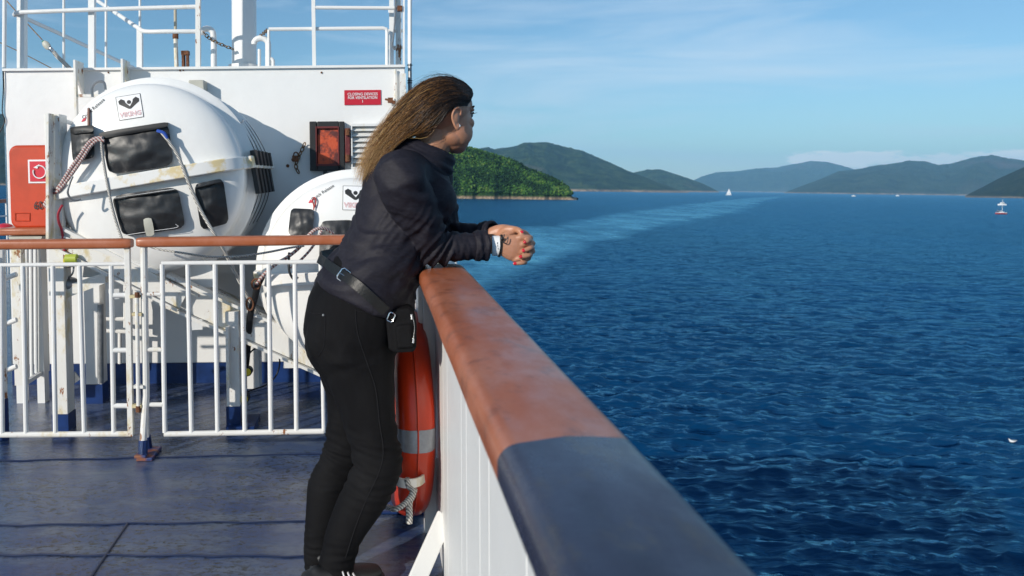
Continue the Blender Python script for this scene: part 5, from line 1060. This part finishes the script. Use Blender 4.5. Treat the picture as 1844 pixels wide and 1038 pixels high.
# ---- jeans
jn = MB()
loftp(jn, [(654,528,2.385,86,.165),(644,560,2.385,93,.178),(636,595,2.385,91,.185),(636,630,2.385,82,.180),(640,660,2.385,66,.150)], n=36)
jn.ell(P(602,606,2.31), (.085,.085,.105)); jn.ell(P(606,602,2.455), (.085,.085,.105))
loftp(jn, [(640,620,2.31,72,.100),(648,665,2.305,63,.095),(656,710,2.30,56,.088),(667,765,2.285,47,.075),(678,815,2.275,44,.068),(679,845,2.27,42,.064),(664,880,2.265,43,.064),(641,920,2.26,40,.060),(621,960,2.255,34,.052),(610,1000,2.25,30,.047),(606,1018,2.25,31,.047),(606,1034,2.25,33,.050)], n=30)
loftp(jn, [(636,620,2.465,66,.100),(634,665,2.465,62,.097),(636,710,2.46,50,.086),(629,765,2.45,40,.072),(620,810,2.44,36,.063),(608,845,2.43,35,.060),(592,880,2.42,38,.062),(584,920,2.41,34,.057),(577,960,2.40,28,.049),(574,1000,2.39,25,.043),(573,1012,2.39,26,.043),(574,1020,2.39,28,.045)], n=30)
kR, kL = P(678,835,2.27), P(607,822,2.43); aR, aL = P(608,1000,2.25), P(574,990,2.39)
def fold_n(co, no):
    out_ = np.zeros(len(co)); 
    for i, c in enumerate(co):
        v = Vector(c); x, y, z = c; dk = min((v-kR).length, (v-kL).length); da = min((v-aR).length, (v-aL).length); g = noise.noise(v*8)*.002
        k = max(0, 1-dk/.17); g += .011*k*(1-abs(noise.noise(Vector((x*9-z*8, y*5, z*36+x*9))))*2.3)
        k = max(0, 1-da/.11); g += .009*k*(1-abs(noise.noise(Vector((x*10, y*10, z*45))))*2.2)
        k = max(0, 1-abs(z-.70)/.07); g += .006*k*(1-abs(noise.noise(Vector((x*26+z*12, y*6, z*16))))*2)
        out_[i] = g
    return out_
jo = fuse(jn, 'jeans', .005, 4, M['jean'], wm, fold_n)
# seams laid on the jeans by casting from the camera side
def on(obj, px, py, off=.0012):
    o_ = EYE; r = CS @ Vector(((px-PX)/F, (PY-py)/F, -1)); me = obj.data
    hit, loc, nor, idx = BV[obj.name].ray_cast(o_, r.normalized())[0] is not None, *BV[obj.name].ray_cast(o_, r.normalized())[:3]
    return loc+nor*off if hit else None
from mathutils.bvhtree import BVHTree
BV = {}
def bv(o): BV[o.name] = BVHTree.FromPolygons([v.co for v in o.data.vertices], [tuple(p.vertices) for p in o.data.polygons])
bv(jo); bv(bd); BV['skin'] = BV[bd.name]; M['seam'] = mat('charcoal_thread', (.014,.014,.016), .9, spec=.1)
def stitch(obj, name, pts, r, m, off=.0008, par=None):
    L = []
    for p in bez([Vector((x, y, 0)) for x, y in pts], 10):
        h_ = on(obj, p.x, p.y, off)
        if h_ is not None: L.append(h_)
    if len(L) > 3:
        b = MB(); b.tube(L, r, 5); return b.build(name, m, par or wm)
stitch(jo, 'side_seam', [(640,556),(644,600),(660,650),(676,700),(683,760),(690,812),(683,850),(660,900),(640,950),(622,1005)], .0016, M['seam'])
stitch(jo, 'pocket_seam', [(556,562),(570,566),(585,568),(585,600),(583,625),(574,640)], .0013, M['seam'])
stitch(jo, 'pocket_seam', [(640,560),(660,563),(690,562),(704,556)], .0013, M['seam'])
b = MB(); h_ = on(jo, 583, 568, .002)
if h_: b.ell(h_, .004, None, 8, 6); b.build('rivet', M['grey'], wm)
# ---- shoes
def shoe(cx, cy, d, ang, L=.25):
    sh_ = empty('shoe', None, None, (0,0,0)); sh_.parent = wm; sh_.matrix_parent_inverse = Matrix.Translation(-Vector(wm.location))
    c = Z(P(cx, cy, d), 0); rz = Matrix.Rotation(R_(ang), 3, 'Z'); q = lambda x, y, z: c+rz @ Vector((x, y, z))
    b = MB(); rows = [(-.070,.018,.030,.032),(-.055,.032,.036,.046),(-.02,.036,.038,.055),(.03,.040,.040,.052),(.08,.044,.034,.038),(.13,.046,.028,.030),(.165,.034,.022,.024)]
    b.loft([q(x, 0, .022+h_*.55) for x, w, _, h_ in rows], [h_*.62 for *_, h_ in rows], [w for _, w, *_ in rows], rz @ Y, 20)
    b.loft([q(-.034,0,.035), q(-.028,0,.050), q(-.026,0,.066)], [.030,.027,.024], [.030,.027,.024], rz @ Y, 18)
    o = fuse(b, 'upper', .004, 3, M['rubber'], sh_)
    b = MB(); out2 = [(-.10,0),(-.092,.03),(-.05,.040),(.03,.042),(.09,.052),(.15,.046),(.185,.022),(.192,0),(.185,-.022),(.15,-.046),(.09,-.052),(.03,-.042),(-.05,-.040),(-.092,-.03)]
    b.prism([q(x, y, .0) for x, y in out2], (0,0,.024)); b.build('sole', M['blackmark'], sh_, bev=.006)
    for k in range(5):
        b = MB(); x = .02+.022*k; z = .086-.009*k; b.tube(bez([q(x,-.026,z-.012), q(x+.006,0,z+.002), q(x+.012,.026,z-.012)], 4), .0028, 6); b.build('lace', mat('grey_lace', (.09,.09,.09), .8) if 'lace' not in M else M['lace'], sh_)
    return c, q
M['lace'] = mat('grey_lace', (.10,.10,.10), .8)
c_, q_ = shoe(585, 1090, 2.225, 24)
for k in range(3):
    b = MB(); b.beam(q_(.048+.016*k,-.047,.052), q_(.040+.016*k,-.043,.078-.006*k), .007, .003); b.build('shoe_stripe', M['whitemark'], bpy.data.objects['shoe'], smooth=False)
shoe(592, 1022, 2.425, 74)
# ---- wristbands
def band(c, t, r0, r1, hw, th, name, m, par=wm):
    u = t.orthogonal().normalized(); v = t.cross(u); b = MB(); vs = []; n = 30
    for rr_, s_ in ((0,-1),(0,1),(th,1),(th,-1)):
        for j in range(n):
            a = 2*math.pi*j/n; vs.append(c+t*(s_*hw)+Vector((0,0,1))*((r0+rr_)*math.cos(a))+t.cross(Vector((0,0,1)))*((r1+rr_)*math.sin(a)))
    b.add(vs, [(k*n+j, k*n+(j+1) % n, ((k+1) % 4)*n+(j+1) % n, ((k+1) % 4)*n+j) for k in range(4) for j in range(n)]); return b.build(name, m, par, angle=50)
tW = (P(903,443,2.356)-P(882,443,2.36)).normalized()
wb_ = band(P(893,443,2.359), tW, .0300, .0255, .0115, .0008, 'wristband', M['whitemark'])
for k, (dz, ln) in enumerate(((.010,.006),(.002,.007),(-.006,.005))):
    b = MB(); b.box(P(894,443,2.359)+Vector((.001*(k-1), -.0262, dz)), (.0022,.0012,ln)); b.build('print', M['grey'], wb_, smooth=False)
b = MB(); cW = P(901.5,443,2.356)
b.tube([cW+Vector((.004*math.cos(a), -.0235*math.sin(a), .0335*math.cos(a))) for a in [j*2*math.pi/24 for j in range(24)]], .0018, 6, closed=True)
b.tube([cW+Vector((-.004+.004*math.cos(a), -.024*math.sin(a)-.001, .033*math.cos(a))) for a in [j*2*math.pi/24 for j in range(24)]], .0015, 6, closed=True)
b.tube(bez([P(903,432,2.33), P(907,428,2.325), P(908,422,2.325)], 4), .0016, 6); b.tube(bez([P(903,433,2.33), P(908,438,2.324), P(913,438,2.324), P(914.5,433,2.324), P(915,428,2.326)], 4), .0015, 6); b.ell(P(904,430,2.328), (.006,.004,.006)); b.build('hair_tie', M['blackmark'], wm)
# ---- belt bag
bag = empty('waist_bag', 'small black waist bag with silver zips on a buckled strap round the woman', 'bag', tuple(P(727, 632, 2.30)))
jo2 = bpy.data.objects['jacket']; bv(jo2)
L = []
for t in np.linspace(0, 1, 26):
    x, y = lerp(586, 693, t), lerp(476, 560, t)+7*math.sin(math.pi*t)*-1
    h_ = on(jo2, x, y, .004) 
    if h_ is None: h_ = on(jo, x, y, .006)
    if h_ is not None: L.append(h_)
def strapmesh(L, hw, th, name, m, par):
    b = MB(); vs = []; n = len(L)
    for i, p in enumerate(L):
        t = (L[min(i+1, n-1)]-L[max(i-1, 0)]).normalized(); nn = Vector((0,-1,0)); sd = t.cross(nn).normalized(); nn = sd.cross(t)
        vs += [p+sd*hw, p-sd*hw, p-sd*hw+nn*th, p+sd*hw+nn*th]
    b.add(vs, [(i*4+j, i*4+(j+1) % 4, (i+1)*4+(j+1) % 4, (i+1)*4+j) for i in range(n-1) for j in range(4)]+[(0,1,2,3), (n*4-4, n*4-1, n*4-2, n*4-3)]); return b.build(name, m, par, angle=50)
# smooth the path
for _ in range(6): L = [L[0]]+[(L[i-1]+L[i]*2+L[i+1])/4+Vector((0,-.0004,0)) for i in range(1, len(L)-1)]+[L[-1]]
M['leather'] = mat('black_leather', (.010,.010,.010), .42, spec=.3, bump=.3, bscale=120); M['pouch'] = mat('black_bag_cloth', (.006,.006,.007), .8, spec=.15, bump=.4, bscale=90)
strapmesh(L, .0145, .0035, 'strap', M['leather'], bag)
strapmesh([L[0]+Vector((0,.004,0)), L[0]+Vector((-.02,.05,.008)), L[0]+Vector((-.02,.12,.012)), L[0]+Vector((.01,.2,.01))], .0145, .003, 'strap', M['leather'], bag)
def frame(c, w, h_, r, ang, name, par, m='chrome'):
    b = MB(); rm = Matrix.Rotation(R_(ang), 3, 'Y'); b.tube([c+rm @ Vector((w*x, 0, h_*z)) for x, z in ((-1,-.7),(-.7,-1),(.7,-1),(1,-.7),(1,.7),(.7,1),(-.7,1),(-1,.7))], r, 8, closed=True); return b.build(name, M[m], par)
i_ = 8; frame(L[i_]+Vector((0,-.006,0)), .014, .018, .0022, 38, 'buckle', bag); b = MB(); b.cyl(L[i_]+Vector((-.012,-.007,.008)), L[i_]+Vector((.012,-.008,-.007)), .0015, n=6); b.build('buckle_pin', M['chrome'], bag)
b = MB(); c = P(724, 592, 2.31)
b.prism([P(x, y, 2.225) for x, y in ((694,566),(712,557),(737,555),(748,566),(751,590),(750,628),(744,635),(712,637),(700,630))], (0,.19,0)); b.prism([P(x, y, 2.212) for x, y in ((712,588),(741,584),(743,626),(716,629))], (0,.05,0))
fuse(b, 'pouch', .004, 9, M['pouch'], bag)
po = bpy.data.objects['pouch']; bv(po)
stitch(po, 'zip', [(742,566),(745,580),(746,595),(743,612)], .0008, M['grey'], .0015, bag)
def tab(px, py, d, w, h_, ang, name):
    b = MB(); b.box(P(px, py, d), (w, .003, h_), Matrix.Rotation(R_(ang), 3, 'Y')); return b.build(name, M['chrome'], bag, smooth=False, bev=.001)
hA = on(po, 741, 571, .004) or P(741,571,2.28); hB = on(po, 742, 614, .004) or P(742,614,2.28)
for h_, a in ((hA, -8), (hB, 3)):
    b = MB(); b.box(h_, (.0045,.002,.015), Matrix.Rotation(R_(a), 3, 'Y')); b.build('zip_puller', M['chrome'], bag, smooth=False, bev=.001)
hC = on(po, 704, 571, .006) or P(704,571,2.3); frame(hC, .009, .013, .0018, 25, 'ring', bag)
# ---- hair
def hair_mat():
    m, nt, b = newmat('hair_strands', .38); at = N(nt, 'ShaderNodeAttribute'); at.attribute_name = 'tone'; b.inputs['Specular IOR Level'].default_value = .6; b.inputs['Anisotropic'].default_value = .4
    nt.links.new(ramp(nt, at.outputs['Fac'], [(0, (.012,.007,.005)), (.3, (.045,.021,.008)), (.6, (.23,.10,.024)), (.85, (.42,.21,.055)), (1, (.60,.38,.14))]).outputs[0], b.inputs['Base Color']); return m
G = [[(851,163),(836,148),(805,138),(768,145),(735,172),(706,208),(676,246),(655,285),(648,325)],
     [(852,170),(832,158),(802,152),(768,165),(738,192),(710,222),(683,255),(660,292),(648,322)],
     [(851,174),(830,165),(802,166),(771,184),(742,212),(716,236),(690,264),(667,297),(654,322)],
     [(848,182),(826,176),(801,184),(776,203),(748,226),(722,246),(698,270),(676,298),(662,318)],
     [(842,190),(824,187),(805,196),(786,216),(758,240),(730,250),(700,262),(677,284),(664,308)]]
HW = [[0,.020,.030,.040,.045,.045,.04,.03,.02],[.028,.056,.066,.072,.062,.055,.048,.038,.025],[.046,.076,.086,.084,.070,.060,.050,.038,.025],[.056,.088,.094,.088,.072,.060,.048,.036,.022],[.058,.090,.094,.082,.064,.052,.042,.03,.02]]
DH = [2.462,2.456,2.445,2.43,2.42,2.41,2.40,2.39,2.39]
G = [bez([Vector((x, y, 0)) for x, y in g], 4) for g in G]; HWs = [seq(h_, 4) for h_ in HW]; DHs = seq(DH, 4); NS = len(DHs)
def hpt(u, t, w):                                     # u 0..4 across, t 0..NS-1 along, w -1..1 side
    i = min(max(int(u), 0), 3); f = u-i; k = min(int(t), NS-2); g = t-k
    a = lerp(lerp(G[i][k], G[i][k+1], g), lerp(G[i+1][k], G[i+1][k+1], g), f); hw = lerp(lerp(HWs[i][k], HWs[i][k+1], g), lerp(HWs[i+1][k], HWs[i+1][k+1], g), f); d = lerp(DHs[k], DHs[k+1], g)
    p = P(a.x, a.y, d-hw*w)
    if w > .05 and k < 20:
        r = (p-EYE); L_ = r.length; r = r/L_; hit = BV['skin'].ray_cast(EYE, r)
        if hit[0] is not None and hit[3] < L_+.006+.010*(w-.85): p = EYE+r*(hit[3]-.006-.012*max(0, w-.85))
    return p
# skull hugging base under the locks
b = MB(); nu = 24; rows = []; vs = []
for k in range(0, 22):
    for j in range(nu+1):
        ph = -1+2*j/nu; u = min(4, abs(ph)*4); vs.append(lerp(hpt(u, k, .93*(1 if ph > 0 else -1)), hpt(2.2, k, 0), .06))
b.add(vs, [(k*(nu+1)+j, k*(nu+1)+j+1, (k+1)*(nu+1)+j+1, (k+1)*(nu+1)+j) for k in range(21) for j in range(nu)]); M['hair_dark'] = mat('hair_underlayer', (.018,.010,.006), .6, nscale=60, noise_amt=.5, nstretch=(1,1,3))
hb = b.build('hair', M['hair_dark'], wm, angle=80)
V = []; Fc = []; C = []; off = 0
rnd = random.Random(5)
for s_i in range(6200):
    side = 1 if rnd.random() < .74 else -1; u0 = rnd.random()**.85*4; du = rnd.gauss(0, .45); w0 = (.90+rnd.random()*.22)*side if rnd.random() < .8 else rnd.uniform(-.9, .9)
    t0 = rnd.random()*12 if rnd.random() < .55 else rnd.random()*3; t1 = min(NS-1.01, t0+rnd.uniform(9, 30)*(.75+.25*rnd.random())); stray = rnd.random() < .07; wis = rnd.uniform(.15, .75) if (u0 > 3 and t0 < 7 and rnd.random() < .35) else 0; nseg = 16
    ph = rnd.uniform(0, 9); am = rnd.uniform(.0, .26); base = rnd.gauss(-.06, .22); lock = noise.noise(Vector((u0*5.5, 3, side*4)))*.42; r0 = rnd.uniform(.00045, .0009); pts = []
    for q in range(nseg+1):
        f = q/nseg; t = lerp(t0, t1, f); u = u0+du*f+am*math.sin(ph+f*5); u = max(0, min(4, u))+(wis*math.sin(math.pi*min(1, f*1.3)) if wis else 0); p = hpt(u, t, w0*(1-.0*f))
        sp = max(0, t-12)/20; jit = Vector((noise.noise(Vector((s_i*.37, f*2, 1))), noise.noise(Vector((s_i*.37, f*2, 9))), noise.noise(Vector((s_i*.37, f*2, 17)))))
        cl = Vector((0, noise.noise(Vector((u*2.0, 5, t*.1)))*.003, noise.noise(Vector((u*2.3, 9, t*.12)))*.005))
        lid = int(u0*2.6+8*(w0 > 0)); lk_ = Vector((noise.noise(Vector((lid*3.7, f*1.3, 2)))*.9, noise.noise(Vector((lid*3.7, f*1.3, 6))), noise.noise(Vector((lid*3.7, f*1.3, 11)))*1.3))
        p = p+lk_*(.034*sp)+jit*(.003+.018*sp)*(2.4 if stray else 1)+cl*(1+sp*2)
        if stray: p += Vector((-.0, 0, .010*f+.014*f*f*(1 if rnd.random() < .5 else .6)))
        pts.append((p, t, f))
    for q, (p, t, f) in enumerate(pts):
        tg = (pts[min(q+1, nseg)][0]-pts[max(q-1, 0)][0]).normalized(); a1 = tg.orthogonal().normalized(); a2 = tg.cross(a1); rr_ = r0*(1-.85*f) if not stray else r0*.6*(1-.6*f)
        for j in range(3): an = 2.094*j; V.append(p+a1*(rr_*math.cos(an))+a2*(rr_*math.sin(an)))
        tone = .02+.80*max(0, (t-6)/20)**.8+lock*.8*min(1, t/9)+base; C += [max(0, min(1, tone))]*3
    for q in range(nseg):
        for j in range(3): Fc.append((off+q*3+j, off+q*3+(j+1) % 3, off+(q+1)*3+(j+1) % 3, off+(q+1)*3+j))
    off += (nseg+1)*3
me = bpy.data.meshes.new('lock'); me.from_pydata([tuple(v) for v in V], [], Fc); me.shade_smooth(); a_ = me.attributes.new('tone', 'FLOAT', 'POINT'); a_.data.foreach_set('value', np.array(C, dtype=np.float32)); me.materials.append(hair_mat())
ho = bpy.data.objects.new('locks', me); COL.objects.link(ho); ho.parent = hb
tag(ho, kind='stuff')
# ------------------------------------------------------------------ haze
def haze():
    b = MB(); b.box((0, 0, SEA_Z-1.5+700), (58000, 58000, 1400)); m = bpy.data.materials.new('haze_air'); m.use_nodes = True; nt = m.node_tree; nt.nodes.clear()
    o_ = N(nt, 'ShaderNodeOutputMaterial'); v = N(nt, 'ShaderNodeVolumePrincipled'); v.inputs['Color'].default_value = (.36, .72, 1, 1); v.inputs['Density'].default_value = 4.2e-5; v.inputs['Anisotropy'].default_value = 0.0
    nt.links.new(v.outputs[0], o_.inputs['Volume']); o = b.build('haze', m, smooth=False); WORLDSET.add(o); tag(o, 'pale blue sea haze over the sound', 'haze', kind='stuff')
haze()
# ------------------------------------------------------------------ finish
def finish():
    for o in list(S.objects):
        if o.parent is None and o not in WORLDSET and o.type in {'MESH', 'EMPTY'}:
            o.matrix_world = HEEL @ o.matrix_basis
finish()
